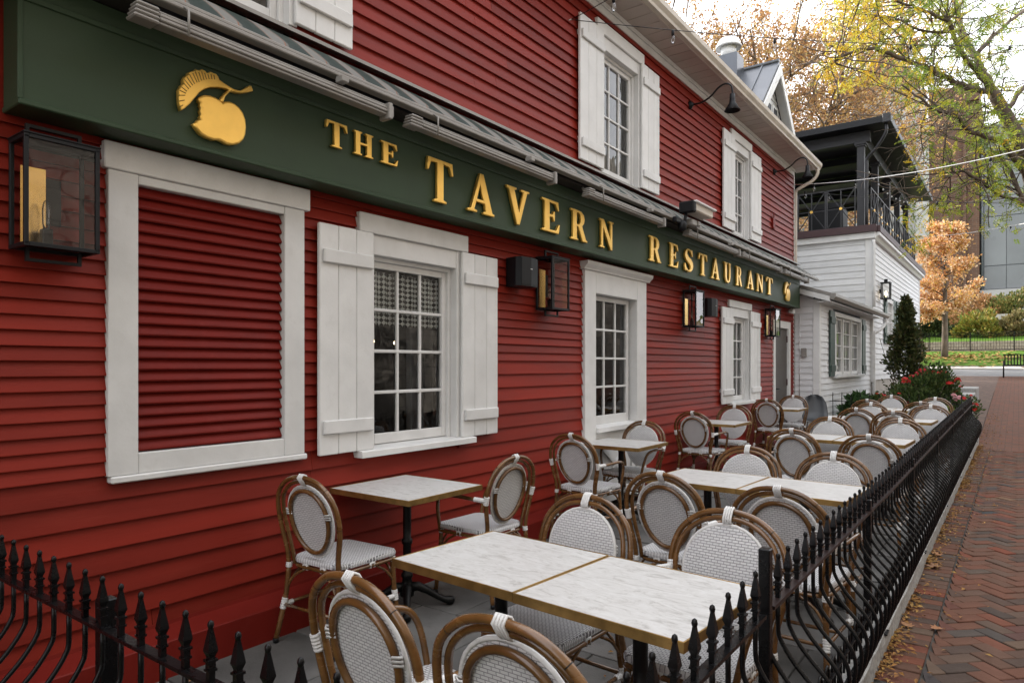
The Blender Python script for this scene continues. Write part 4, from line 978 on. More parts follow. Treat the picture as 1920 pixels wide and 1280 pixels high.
for y in (2.245, 5.2, 8.3, 11.4):
    mb = MB(); mb.box(.03, y-2.25-.03, .115, .085, y-2.25+.03, .15, .004); obj('foot_clamp', mb, 'iron', fn, (0, 0, gz(y)))
fl_ = thing('iron_fence', 'short black wrought iron fence run crossing from the red wall at lower left', 'fence', (2.0, .92, 0))
xq = .18; xl = []
while xq < 2.80: xl.append(xq); xq += .1205
for x in xl:
    o = link('picket', pk, fl_, (x-2.0, 0, 0)); o.rotation_euler = (0, 0, -pi/2); link('hoop', hme, fl_, (x-2.0+.06, -.0, 0)).rotation_euler = (0, 0, -pi/2)
mb = MB(); mb.box(.13-2, -.017, .725, .83, .017, .737, .002); obj('top_rail', mb, 'iron', fl_)
for yy, z in ((-.066, .11), (-.012, .20), (-.012, .105)):
    mb = MB(); mb.box(.13-2, yy-.013, z, .81, yy+.013, z+.01, .001); obj('bottom_rail', mb, 'iron', fl_)
for x in (.14, 1.21, 2.83):
    mb = MB(); mb.box(x-2-.024, -.024+.035*(x < 2), 0, x-2+.024, .024+.035*(x < 2), .80, .003); obj('post', mb, 'iron', fl_)
# low railing at the far end of the patio
fr_ = thing('low_railing', 'thin black spear topped railing closing the far end of the patio', 'railing', (1.5, 14.75, gz(14.75)))
x = .52
while x < 2.8:
    mb = MB(); mb.tube(catmull([(0, 0, .80), (0, 0, .55), (.01, -.03, .40), (.02, -.10, .25), (.02, -.11, .12), (.02, -.06, .03)], 3), .0075, 5); mb.lathe([(.006, .80), (.012, .83), (.004, .88), (.001, .89)], n=5); mb.v = [(a+x-1.5, b, c) for a, b, c in mb.v]
    obj('picket', mb, 'iron', fr_); x += .165
mb = MB(); mb.box(.46-1.5, -.012, .70, 1.3, .012, .714); obj('top_rail', mb, 'iron', fr_)
mb = MB(); mb.box(.46-1.5, -.07, .05, 1.3, -.05, .06); obj('bottom_rail', mb, 'iron', fr_)

# ================================================================== WHITE LEAN-TO AND WHITE BUILDING WITH ROOF DECK
def clapx(par, off, y, x0, x1, z0, z1, h, m='siding'):
    """boards on a face looking towards -y"""
    n = round((z1-z0)/h); hh = (z1-z0)/n
    for i in range(n):
        z = z0+i*hh; mb = MB(); mb.prism([(y+.01, z), (y-.022, z), (y-.022, z+.004), (y-.006, z+hh+.012), (y+.01, z+hh+.012)], x0, x1, 'x')
        mb.v = [(a-off[0], b-off[1], c-off[2]) for a, b, c in mb.v]; obj('clapboard', mb, m, par)
def clapy(par, off, x, y0, y1, z0, z1, h, holes=(), m='siding'):
    n = round((z1-z0)/h); hh = (z1-z0)/n
    for i in range(n):
        z = z0+i*hh; iv = [(y0, y1)]
        for (p, q, r, s_) in holes:
            if z+hh > r and z < s_:
                nx = []
                for c, d in iv:
                    if q <= c or p >= d: nx.append((c, d)); continue
                    if p > c: nx.append((c, p))
                    if q < d: nx.append((q, d))
                iv = nx
        for c, d in iv:
            mb = MB(); mb.prism([(x-.01, z), (x+.022, z), (x+.022, z+.004), (x+.006, z+hh+.012), (x-.01, z+hh+.012)], c, d, 'y')
            mb.v = [(a-off[0], b-off[1], e-off[2]) for a, b, e in mb.v]; obj('clapboard', mb, m, par)
lo = (0, 13.85, 0)
lean = thing('lean_to', 'white clapboard lean-to with a green shuttered window beyond the red building', 'building', lo)
def lp(name, mb, m, parent=None):
    mb.v = [(a-lo[0], b-lo[1], c-lo[2]) for a, b, c in mb.v]; return obj(name, mb, m, parent or lean)
XS = .45
clapx(lean, lo, 13.85, .03, XS-.09, 0, 2.86, .115)
clapy(lean, lo, XS, 13.95, 19.4, 0, 2.80, .115, [(15.1, 18.05, 1.32, 2.62)])
mb = MB(); mb.box(XS-.09, 13.815, 0, XS+.03, 13.95, 2.78, .004); lp('corner_board', mb, 'white')
mb = MB(); mb.box(-.5, 13.87, 0, XS-.02, 13.9, 2.9); mb.box(-1.2, 14.0, 0, -1.1, 19.3, 2.9); lp('inner_wall', mb, 'dark')
mb = MB(); mb.prism([(.72, 2.80), (.72, 2.86), (-.9, 3.42), (-.9, 3.36)], 13.62, 19.38, 'y'); lp('roof', mb, 'awnmetal')
mb = MB(); mb.prism([(.70, 2.70), (.70, 2.80), (-.2, 3.10), (-.2, 3.0)], 13.60, 13.64, 'y'); mb.box(XS+.02, 13.64, 2.70, .70, 19.38, 2.72, .003); lp('eave_board', mb, 'white')
mb = MB(); mb.prism([(.705, 2.74), (.765, 2.74), (.80, 2.79), (.80, 2.845), (.705, 2.845)], 13.6, 20.2, 'y'); lp('gutter', mb, 'awnmetal')
mb = MB(); mb.box(XS-.08, 15.1, 1.32, XS+.045, 15.2, 2.62, .004); mb.box(XS-.08, 17.95, 1.32, XS+.045, 18.05, 2.62, .004); mb.box(XS-.08, 15.2, 2.53, XS+.043, 17.95, 2.62, .004); mb.box(XS-.08, 16.1, 1.32, XS+.01, 16.16, 2.53); mb.box(XS-.08, 17.02, 1.32, XS+.01, 17.08, 2.53)
lw = lp('window', mb, 'white'); mb = MB(); mb.box(XS-.08, 15.0, 1.265, XS+.10, 18.15, 1.319, .004); lp('sill', mb, 'white', lw)
for a, b in ((15.2, 16.1), (16.16, 17.02), (17.08, 17.95)): sash(lw, a, b, 1.325, 2.525, 2, 4, XS-.045, hp=lp)
mb = MB(); 
for y0 in (14.62, 18.1):
    mb = MB(); mb.box(XS+.03, y0+.005, 1.30, XS+.055, y0+.43, 2.62, .004); s2 = lp('shutter', mb, 'shgreen')
    for z in (1.40, 2.36): mb = MB(); mb.box(XS+.0555, y0+.02, z, XS+.075, y0+.415, z+.13, .004); lp('batten', mb, 'shgreen', s2)
mb = MB(); mb.box(XS-.3, 13.79, 1.68, XS-.2, 13.825, 1.85, .006); lp('intercom_box', mb, 'awnmetal')
mb = MB(); mb.tube([(XS-.33, 13.82, 2.5), (XS-.33, 13.82, .9)], .008, 5); lp('conduit', mb, 'white')
mb = MB(); mb.tube(catmull([(.74, 19.9, 2.72), (.74, 19.9, 2.60), (.66, 19.7, 2.45), (.56, 19.5, 2.35), (.54, 19.45, 2.2), (.54, 19.45, .3)], 5), .04, 8); lp('downspout', mb, 'white')
for i in range(5):
    curtain('curtain', 15.22+i*.56, 15.42+i*.56, 1.3, 2.6, XS-.16, 'curtaingrey', ['leftmost', 'second', 'third', 'fourth', 'rightmost'][i]+' pale hanging inside the lean-to window', .02, .07)
# tall white building
wo = (0, 19.4, 0)
wb = thing('white_building', 'two storey white clapboard building carrying a covered roof deck', 'building', wo)
def wp(name, mb, m, parent=None):
    mb.v = [(a-wo[0], b-wo[1], c-wo[2]) for a, b, c in mb.v]; return obj(name, mb, m, parent or wb)
clapx(wb, wo, 19.4, -6, .38, 2.6, 4.78, .17)
clapy(wb, wo, .5, 19.52, 29.6, 1.15, 4.70, .135, [(21.6, 22.7, 2.2, 3.4), (23.9, 25.0, 2.2, 3.4), (26.2, 27.3, 2.2, 3.4)])
mb = MB(); mb.box(.36, 19.36, 1.1, .535, 19.52, 4.74, .004); mb.box(.4, 29.6, 1.1, .535, 29.72, 4.7, .004); wp('corner_board', mb, 'white')
mb = MB(); mb.box(-6, 19.42, .2, .48, 29.6, 4.7); wp('wall_core', mb, 'siding')
mb = MB(); mb.box(-5.9, 19.44, 0, .5, 29.62, 1.15); wp('foundation', mb, 'concrete')
mb = MB(); mb.box(-6, 19.30, 4.74, .60, 19.41, 4.90, .006); mb.prism([(.46, 4.72), (.58, 4.72), (.62, 4.80), (.68, 4.82), (.68, 4.90), (.46, 4.90)], 19.41, 29.8, 'y'); wp('cornice', mb, 'white')
mb = MB(); mb.box(-6, 19.24, 4.90, .62, 19.40, 5.08, .004); mb.box(.50, 19.40, 4.90, .70, 29.9, 5.07, .004); wp('deck_fascia', mb, 'maroon')
mb = MB(); mb.box(-6, 19.4, 4.95, .5, 29.8, 5.02); wp('deck_floor', mb, 'charcoal')
for a in (21.6, 23.9, 26.2):
    mb = MB(); mb.box(.49, a, 2.2, .56, a+.1, 3.4); mb.box(.49, a+1.0, 2.2, .56, a+1.1, 3.4); mb.box(.49, a+.1, 3.3, .558, a+1, 3.4); mb.box(.49, a-.05, 2.15, .60, a+1.15, 2.199); v_ = wp('window', mb, 'white')
    pane_grid(v_, a+.1, a+1.0, 2.2, 3.3, 2, 4, .51, hp=wp)
    for y0 in (a-.44, a+1.12):
        mb = MB(); mb.box(.525, y0, 2.12, .56, y0+.42, 3.45, .004); mb.box(.56, y0+.03, 2.3, .575, y0+.39, 2.42); mb.box(.56, y0+.03, 3.15, .575, y0+.39, 3.27); wp('shutter', mb, 'shgreen')
mb = MB(); mb.tube(catmull([(.55, 19.34, 4.7), (.56, 19.33, 4.4), (.56, 19.33, 3.0)], 3), .04, 6); wp('downspout', mb, 'white')
# roof deck canopy
ZP = 7.55
posts = [(.23, 19.55), (.23, 21.7), (.23, 23.9), (.23, 26.1), (.23, 28.3), (-3.4, 19.55)]
for x, y in posts:
    mb = MB(); mb.box(x-.085, y-.085, 5.03, x+.085, y+.085, ZP-.3, .01); mb.box(x-.115, y-.115, ZP-.40, x+.115, y+.115, ZP-.36, .006); mb.box(x-.14, y-.14, ZP-.3595, x+.14, y+.14, ZP-.30, .006); wp('deck_post', mb, 'charcoal')
mb = MB(); mb.box(-6, 19.45, ZP-.3, .45, 19.65, ZP-.02, .005); mb.box(.13, 19.65, ZP-.3, .33, 29, ZP-.02, .005); wp('beam', mb, 'charcoal')
mb = MB()
for y in (21.7, 23.9, 26.1, 28.3): mb.box(-6, y-.06, ZP-.22, .13, y+.06, ZP-.02)
wp('cross_beam', mb, 'black')
mb = MB(); mb.box(-6, 19.05, ZP, .88, 29.2, ZP+.10, .004); cn = wp('canopy_roof', mb, 'black')
mb = MB(); mb.box(-6, 19.0, ZP-.02, .88, 19.05, ZP+.14, .004); wp('canopy_front', mb, 'black', cn)
mb = MB(); mb.box(.88, 19.0, ZP-.02, .98, 29.3, ZP+.14, .01); mb.box(.80, 18.97, ZP-.04, .98, 19.06, ZP+.18, .01); wp('canopy_edge', mb, 'charcoal', cn)
mb = MB(); mb.tube(catmull([(.85, 19.15, ZP-.02), (.85, 19.15, ZP-.25), (.62, 19.3, ZP-.55), (.40, 19.40, ZP-.75), (.38, 19.41, ZP-1.0), (.38, 19.41, 5.1)], 4), .04, 7); wp('canopy_downspout', mb, 'charcoal')
def railpanel(a, b, axis, fixed, z0, z1, cross=True):
    P = (lambda s_, z: (s_, fixed, z)) if axis == 'x' else (lambda s_, z: (fixed, s_, z))
    mb = MB(); r = .022
    for q in ([P(a, z0), P(b, z0)], [P(a, z1), P(b, z1)], [P(a, z0), P(a, z1)], [P(b, z0), P(b, z1)]): mb.tube(q, r, 4, sq=True, smooth=False)
    mid = (a+b)/2; zm = (z0+z1)/2; r = .016
    for q in ([P(a, z0), P(b, z1)], [P(a, z1), P(b, z0)], [P(mid, z0), P(mid, z1)], [P(a, zm), P(b, zm)]): mb.tube(q, r, 4, sq=True, smooth=False)
    pn = wp('rail_panel', mb, 'charcoal')
    mb = MB(); c = P(mid, zm); mb.lathe([(.036, -.03), (.04, 0), (.036, .03)], n=10); mb.v = [(c[0]+x, c[1]+z*.8, c[2]+y) if axis == 'x' else (c[0]+z*.8, c[1]+x, c[2]+y) for x, y, z in mb.v]; wp('rosette', mb, 'gold', pn)
for a, b in ((-.58, .10), (-1.30, -.62), (-2.02, -1.34), (-2.74, -2.06), (-3.3, -2.78)): railpanel(a, b, 'x', 19.5, 5.12, 6.12)
y = 19.75
while y < 29: railpanel(y, min(y+1.05, 29.2), 'y', .42, 5.12, 6.12); y += 1.09
mb = MB(); mb.box(-1.3, 20.6, 5.02, -.4, 21.3, 5.9, .02); mb.prism([(-1.3, 5.9), (-.4, 5.9), (-.5, 6.05), (-1.2, 6.05)], 20.6, 21.3, 'y'); tag(obj('covered_grill', mb, 'black'), 'black covered grill standing behind the deck railing', 'grill')
# box lantern on the white wall
wl = thing('wall_lantern', 'lit glass box lantern on the white clapboard wall above the evergreen', 'lantern', (.53, 20.5, 3.25))
mb = MB(); r = .012
for x in (.04, .24):
    for y in (-.11, .11): mb.box(x-r, y-r, .05, x+r, y+r, .45)
mb.box(.02, -.13, .03, .26, .13, .05); mb.box(.02, -.13, .45, .26, .13, .475); mb.box(.10, -.04, .475, .18, .04, .56); mb.box(-.03, -.04, .2, .04, .04, .3); mb.box(.12, -.02, -.04, .16, .02, .03); obj('frame', mb, 'black', wl)
for q in (((.24, -.10, .06), (.24, .10, .06), (.24, .10, .44), (.24, -.10, .44)), ((.05, -.11, .06), (.23, -.11, .06), (.23, -.11, .44), (.05, -.11, .44))):
    mb = MB(); mb.add(q, [(0, 1, 2, 3)]); obj('pane', mb, 'lglass', wl)
mb = MB(); mb.lathe([(.01, .1), (.03, .16), (.02, .22), (.003, .25)], (.14, 0, 0), 8); obj('bulb', mb, 'warmbulb', wl)

# ================================================================== GABLED HOUSE BEHIND
go = (-1, 17.0, 0)
gb = thing('gabled_house', 'white gabled dormer with grey standing seam metal roof behind the eaves', 'building', go)
def gp(name, mb, m, parent=None):
    mb.v = [(a-go[0], b-go[1], c-go[2]) for a, b, c in mb.v]; return obj(name, mb, m, parent or gb)
GX = -1.0; GYc = 15.75; GZt = 8.28; hw = 1.02; ov = .22
mb = MB(); mb.prism([(GYc-hw, 0), (GYc+hw, 0), (GYc+hw, GZt-hw*1.02-.1), (GYc, GZt-.12), (GYc-hw, GZt-hw*1.02-.1)], -7.6, GX-.03, 'x'); gp('wall_core', mb, 'siding')
z = 5.0
while z < GZt-.15:
    hh = .115; k = min(hw, (GZt-.14-z)/1.02); k2 = min(hw, (GZt-.14-z-hh)/1.02)
    if k2 <= .02: break
    mb = MB(); mb.add([(GX-.03, GYc-k, z), (GX-.03, GYc+k, z), (GX-.03, GYc+k2, z+hh), (GX-.03, GYc-k2, z+hh), (GX+.02, GYc-k, z), (GX+.02, GYc+k, z), (GX+.002, GYc+k2, z+hh), (GX+.002, GYc-k2, z+hh)], [(0, 3, 2, 1), (4, 5, 6, 7), (0, 1, 5, 4), (1, 2, 6, 5), (2, 3, 7, 6), (3, 0, 4, 7)])
    gp('clapboard', mb, 'siding'); z += hh
e0 = hw+.20
for s_ in (-1, 1):
    ye, ze = GYc+s_*e0, GZt-e0*1.02
    mb = MB(); mb.add([(GX+ov, GYc, GZt), (-7.8, GYc, GZt), (-7.8, ye, ze), (GX+ov, ye, ze), (GX+ov, GYc, GZt-.07), (-7.8, GYc, GZt-.07), (-7.8, ye, ze-.07), (GX+ov, ye, ze-.07)], [(0, 1, 2, 3), (4, 7, 6, 5), (0, 3, 7, 4), (3, 2, 6, 7), (1, 0, 4, 5), (2, 1, 5, 6)])
    rf = gp('roof_slope', mb, 'roofmetal')
    mb = MB(); mb.add([(GX+.02, GYc, GZt-.075), (GX+ov-.005, GYc, GZt-.075), (GX+ov-.005, ye, ze-.075), (GX+.02, ye, ze-.075)], [(0, 1, 2, 3)]); gp('rake_soffit', mb, 'white')
    x = GX+ov-.36
    while x > -7.6:
        mb = MB(); d = Vector((0, s_*e0, -e0*1.02)); a = Vector((x, GYc, GZt)); mb.tube([a+Vector((0, 0, .012)), a+d+Vector((0, 0, .012))], .022, 4, sq=True, smooth=False); gp('seam', mb, 'roofmetal', rf); x -= .42
    mb = MB(); nn = Vector((0, s_*1.02, 1)).normalized()
    a = Vector((GX+ov+.01, GYc, GZt-.075)); b = Vector((GX+ov+.01, ye, ze-.075))
    mb.add([a, b, b-Vector((0, 0, .20)), a-Vector((0, 0, .26)), a+Vector((.03, 0, 0)), b+Vector((.03, 0, 0)), b+Vector((.03, 0, -.20)), a+Vector((.03, 0, -.26))], [(0, 1, 2, 3), (7, 6, 5, 4), (0, 4, 5, 1), (1, 5, 6, 2), (2, 6, 7, 3), (3, 7, 4, 0)]); gp('bargeboard', mb, 'white')
mb = MB(); mb.tube([(GX+ov, GYc, GZt+.015), (-7.8, GYc, GZt+.015)], .05, 5); gp('ridge_cap', mb, 'roofmetal')
for yy in (15.42, 15.88):
    mb = MB(); mb.box(GX+.01, yy, 6.9, GX+.05, yy+.36, 7.4, .004); wn = gp('window', mb, 'white'); mb = MB(); mb.box(GX+.05, yy+.05, 6.96, GX+.056, yy+.31, 7.34); gp('pane', mb, 'black', wn)
mb = MB(); mb.box(-10.5, 13.95, 0, -2.7, 19.2, 7.3); gp('sun_blocking_mass', mb, 'siding')  # unseen mass added behind the dormer to keep sun off the white front
vp_ = PT(1366, 122, 15.6)
vt = thing('roof_vent', 'white round roof vent with flared cap on a grey box curb', 'vent', (vp_.x, vp_.y, 6.6))
k = vp_.z-6.6
mb = MB(); mb.box(-.27, -.24, -.6, .27, .24, k+.16, .01); obj('curb', mb, 'roofmetal', vt)
mb = MB(); mb.lathe([(.17, k+.16), (.17, k+.44)], n=20); obj('pipe', mb, 'white', vt)
mb = MB(); mb.lathe([(.17, k+.40), (.285, k+.37), (.285, k+.41), (.22, k+.53), (.20, k+.57), (.06, k+.59)], n=20); obj('cap', mb, 'white', vt)

# ================================================================== ACROSS THE WALK (seen in the window panes)
mb = MB(); mb.prism([(6.3, -16), (22, -16), (22, 28), (10.5, 28), (10.5, 4.2), (6.3, 4.2)], -.2, 10.5, 'z'); ob = obj('stone_building', mb, 'stone'); tag(ob, 'pale limestone block building across the walk, mirrored in the window panes, near wing added', 'building')  # unseen near wing added close by to block sky and darken the red wall

# ================================================================== FAR SIDE: WALLS, FENCE, BENCH, TOWERS
mb = MB(); mb.box(-40, 60.05, 2.4, 60, 60.6, 3.28); tag(obj('retaining_wall', mb, 'stonewall'), 'pale rough stone retaining wall behind the far railing', 'wall')
ff = thing('park_railing', 'long thin black metal railing across the far lawn', 'fence', (0, 59.3, gz(59.3)))
x = -12
while x < 14:
    mb = MB(); mb.box(x-.03, -.03, 0, x+.03, .03, 1.42); obj('post', mb, 'iron', ff); x += 2.55
for z in (.15, .62, 1.22, 1.36):
    if z == .62: continue
    mb = MB(); mb.box(-14, -.018, z, 14, .018, z+.04); obj('rail', mb, 'iron', ff)
bar = MB(); bar.box(-.011, -.011, .18, .011, .011, 1.24); bme = bar.mesh('baluster', 'iron')
x = -7.0
while x < 7: link('baluster', bme, ff, (x, 0, 0)); x += .16
mb = MB(); mb.box(1.5, 69, 4.2, 40, 69.4, 5.75); tag(obj('terrace_wall', mb, 'concrete'), 'low pale concrete terrace wall above the far bank', 'wall')
# bench
bn = thing('bench', 'black slatted metal bench at the far right edge of the walk', 'bench', (3.95, 32.2, gz(32.2)))
for i in range(5):
    mb = MB(); mb.box(-.9, -.22+i*.11, .44, .9, -.14+i*.11, .47, .004); obj('seat_slat', mb, 'iron', bn)
for i in range(19):
    mb = MB(); mb.box(-.88+i*.097, .30, .50, -.84+i*.097, .325, .90); obj('back_slat', mb, 'iron', bn)
for z in (.48, .88): mb = MB(); mb.tube([(-.92, .31, z), (.92, .31, z)], .022, 6); obj('back_rail', mb, 'iron', bn)
for x in (-.9, .9):
    mb = MB(); mb.tube([(x, .33, 0), (x, .31, .62)], .025, 6); mb.tube([(x, -.22, 0), (x, -.22, .62), (x, .31, .62)], .025, 6); obj('arm_leg', mb, 'iron', bn)
# granite seat blocks at the bed edge
for i, (x, y, l) in enumerate(((2.45, 18.4, 1.5), (2.45, 20.2, 1.5))):
    mb = MB(); mb.box(x-.22, y, .0, x+.22, y+l, .55, .02); o = obj('granite_seat', mb, 'granite', None, (0, 0, gz(y)+.02)); tag(o, ['nearer', 'farther'][i]+' pale granite seat block beside the flower bed', 'seat block')
# far towers
TY = 84.0
bt = thing('brick_tower', 'tall brown brick and grey stone building beyond the far bank', 'building', (-2, TY, 6))
def tp_(name, mb, m, par, off):
    mb.v = [(a-off[0], b-off[1], c-off[2]) for a, b, c in mb.v]; return obj(name, mb, m, par)
off = (-2, TY, 6)
mb = MB(); mb.box(-4.0, TY, 5, .35, TY+12, 30); tp_('brick_face', mb, 'towerbrick', bt, off)
mb = MB(); mb.box(-1.0, TY-.35, 5, -.75, TY-.002, 30); mb.box(-4.0, TY-.3, 28.5, .35, TY-.003, 30.2); tp_('pilaster', mb, 'towerbrick', bt, off)
mb = MB(); mb.box(-5.2, TY-.5, 5, -4.002, TY+10, 27); mb.box(-12, TY+3, 5, -5.21, TY+10, 33); mb.box(-30, TY+2, 5, -12.01, TY+10, 24); tp_('stone_pier', mb, 'towerstone', bt, off)
mb = MB(); mb.prism([(-12.2, 33), (-5.0, 33), (-8.6, 37)], TY+2.5, TY+10, 'y'); tp_('slate_gable', mb, 'mullion', bt, off)
for zz in (12, 16, 20):
    for xx in (-14.5, -17.5, -20.5): mb = MB(); mb.box(xx, TY+1.9, zz, xx+1.4, TY+1.998, zz+2.4); tp_('window', mb, 'mullion', bt, off)
gt = thing('glass_tower', 'grey glass panelled building at the far right', 'building', (6, TY+1, 6)); off = (6, TY+1, 6)
mb = MB(); mb.box(.55, TY+1.1, 9.2, 16, TY+12, 26); tp_('core', mb, 'mullion', gt, off)
for i in range(7):
    for j, (z0, z1) in enumerate(((9.3, 11.6), (11.7, 16.6), (16.7, 18.6), (18.7, 20.6), (20.7, 23.2), (23.3, 26))):
        mb = MB(); x0 = .75+i*1.85; mb.box(x0, TY+1.0, z0, x0+1.80, TY+1.098, z1); tp_('glass_panel', mb, 'tower', gt, off)
mb = MB(); mb.box(.4, TY+.6, 6, 16, TY+11, 9.2); tp_('plinth', mb, 'towerstone', gt, off)
mb = MB(); mb.tube([(.55, TY+.9, 7), (.55, TY+.9, 26)], .14, 6); tp_('drain_pipe', mb, 'mullion', gt, off)

# ================================================================== TREES AND PLANTS
LR = random.Random(21)
def rvec(r): 
    while True:
        v = Vector((r.uniform(-1, 1), r.uniform(-1, 1), r.uniform(-1, 1)))
        if .05 < v.length < 1: return v.normalized()
def leaf(mb, c, d, n_, ln, wd, col):
    """a folded four-point leaf"""
    s_ = d.cross(n_)
    if s_.length < 1e-4: s_ = d.orthogonal()
    s_.normalize(); a = c; b = c+d*ln
    o = len(mb.v); m_ = c+d*ln*.45+n_*ln*.10
    mb.v += [tuple(a), tuple(m_+s_*wd), tuple(b), tuple(m_-s_*wd)]; mb.f.append((o, o+1, o+2, o+3)); mb.sm.append(False)
    mb.col += [col]*4
def branch(mb, p, d, ln, r0, r1, r, wob=.25, segs=5, grav=0.0, sides=5):
    pts = [Vector(p)]; dd = d.normalized()
    for i in range(segs):
        dd = (dd+rvec(r)*wob/ sqrt(segs)*1.2+Vector((0, 0, grav))/segs).normalized(); pts.append(pts[-1]+dd*(ln/segs))
    mb.tube(pts, [r0+(r1-r0)*i/segs for i in range(segs+1)], sides); return pts
def jit(c, r, a=.18):
    k = 1+r.uniform(-a, a); return tuple(max(.003, q*k*(1+r.uniform(-.06, .06))) for q in c)
# --- young orange tree on the lawn
def crown_tree(name, label, base, h, cr, czr, pal, nl, lsz, seed, bark='bark', trunk_r=.12, hollow=.45, shape=lambda t: 1):
    r = random.Random(seed); t = thing(name, label, 'tree', base)
    mb = MB(); tips = []; main = branch(mb, (0, 0, -.05), Vector((0, 0, 1)), h*.9, trunk_r, .02, r, .05, 10, sides=9)
    for i in range(46):
        k = r.uniform(czr[0]/h+.02, .93); p = Vector((0, 0, 0)).lerp(main[-1], k)
        zrel = (k*h*.9-czr[0])/(czr[1]-czr[0]); R_ = cr*shape(max(0, min(1, zrel)))
        a = r.uniform(0, 2*pi); d = Vector((cos(a), sin(a), r.uniform(.15, .75)))
        pts = branch(mb, p, d, R_*r.uniform(.7, 1.05), trunk_r*.22, .008, r, .3, 5)
        for q in range(4):
            pp = pts[r.randint(2, 5)]; pt2 = branch(mb, pp, (d+rvec(r)*.9), R_*.4*r.uniform(.5, 1), .012, .005, r, .35, 3, sides=4); tips += pt2[1:]
        tips += pts[2:]
    obj('trunk', mb, bark, t, fix=False)
    lm = MB(); lm.col = []
    for i in range(nl):
        p = r.choice(tips)+rvec(r)*r.uniform(0, cr*.17); leaf(lm, p, rvec(r), rvec(r), lsz*r.uniform(.6, 1.2), lsz*.33, jit(r.choice(pal), r))
    obj('crown', lm, 'leaf', t, fix=False); return t
OR_ = [(.60, .33, .14), (.66, .40, .20), (.70, .48, .29), (.56, .27, .10), (.66, .42, .12), (.72, .55, .38)]
tb_ = PT(1771, 670, 42.0)
crown_tree('maple_tree', 'young tree with orange leaves on the far lawn', (tb_.x, tb_.y, gz(tb_.y)), 9.6, 2.35, (2.4, 9.0), OR_, 15000, .17, 31, trunk_r=.20, shape=lambda t: (1.12-.98*t) if t > .25 else .72+1.2*t)
# --- big oak behind the roofs
def big_tree(base, label, seed=77, nl=56000):
    r = random.Random(seed); t = thing('plane_tree', label, 'tree', base); mb = MB(); tips = []
    tr = branch(mb, (0, 0, -.1), Vector((0, 0, 1)), 8, .40, .26, r, .06, 6, sides=10); top = tr[-1]
    for i in range(13):
        a = 2*pi*i/13+r.uniform(-.2, .2); el = r.uniform(.35, 1.5); d = Vector((cos(a), sin(a), el)); l1 = r.uniform(7, 10.5)
        p1 = branch(mb, tr[r.randint(4, 6)], d, l1, .15, .035, r, .32, 8, .1, 7)
        for j in range(9):
            q = p1[r.randint(2, 8)]; d2 = (d.normalized()+rvec(r)*1.0); p2 = branch(mb, q, d2, r.uniform(2.5, 5), .05, .018, r, .4, 6, .05, 5)
            for k in range(7):
                q2 = p2[r.randint(1, 6)]; d3 = (d2.normalized()+rvec(r)*1.0); p3 = branch(mb, q2, d3, r.uniform(1.0, 2.4), .024, .010, r, .5, 4, 0, 4); tips += p3[1:]
                for k2 in range(4): p4 = branch(mb, p3[r.randint(1, 4)], d3.normalized()+rvec(r), r.uniform(.6, 1.4), .012, .007, r, .5, 3, 0, 3); tips += p4[1:]
    obj('trunk', mb, 'barkpale', t, fix=False); lm = MB(); lm.col = []
    pal = [(.46, .27, .10), (.38, .20, .09), (.52, .33, .12), (.32, .18, .09), (.56, .40, .18)]
    for i in range(nl):
        p = r.choice(tips)+rvec(r)*r.uniform(0, .30); leaf(lm, p, rvec(r), rvec(r), r.uniform(.09, .16), .042, jit(r.choice(pal), r))
    obj('crown', lm, 'leaf', t, fix=False)
big_tree((-7.0, 37.0, gz(37)), 'large tree with thin rusty orange leaves rising behind the roof deck')
big_tree((-10.5, 32.0, gz(32)), 'large rusty orange tree rising behind the roof vent and dormer', 91, 115000)
crown_tree('maple_tree', 'rusty tree crown seen through the open roof deck', (-5.5, 45.0, gz(45)), 13, 4.6, (3, 12), [(.40, .24, .12), (.46, .3, .16), (.34, .19, .1), (.5, .36, .22)], 6000, .26, 33, trunk_r=.25)
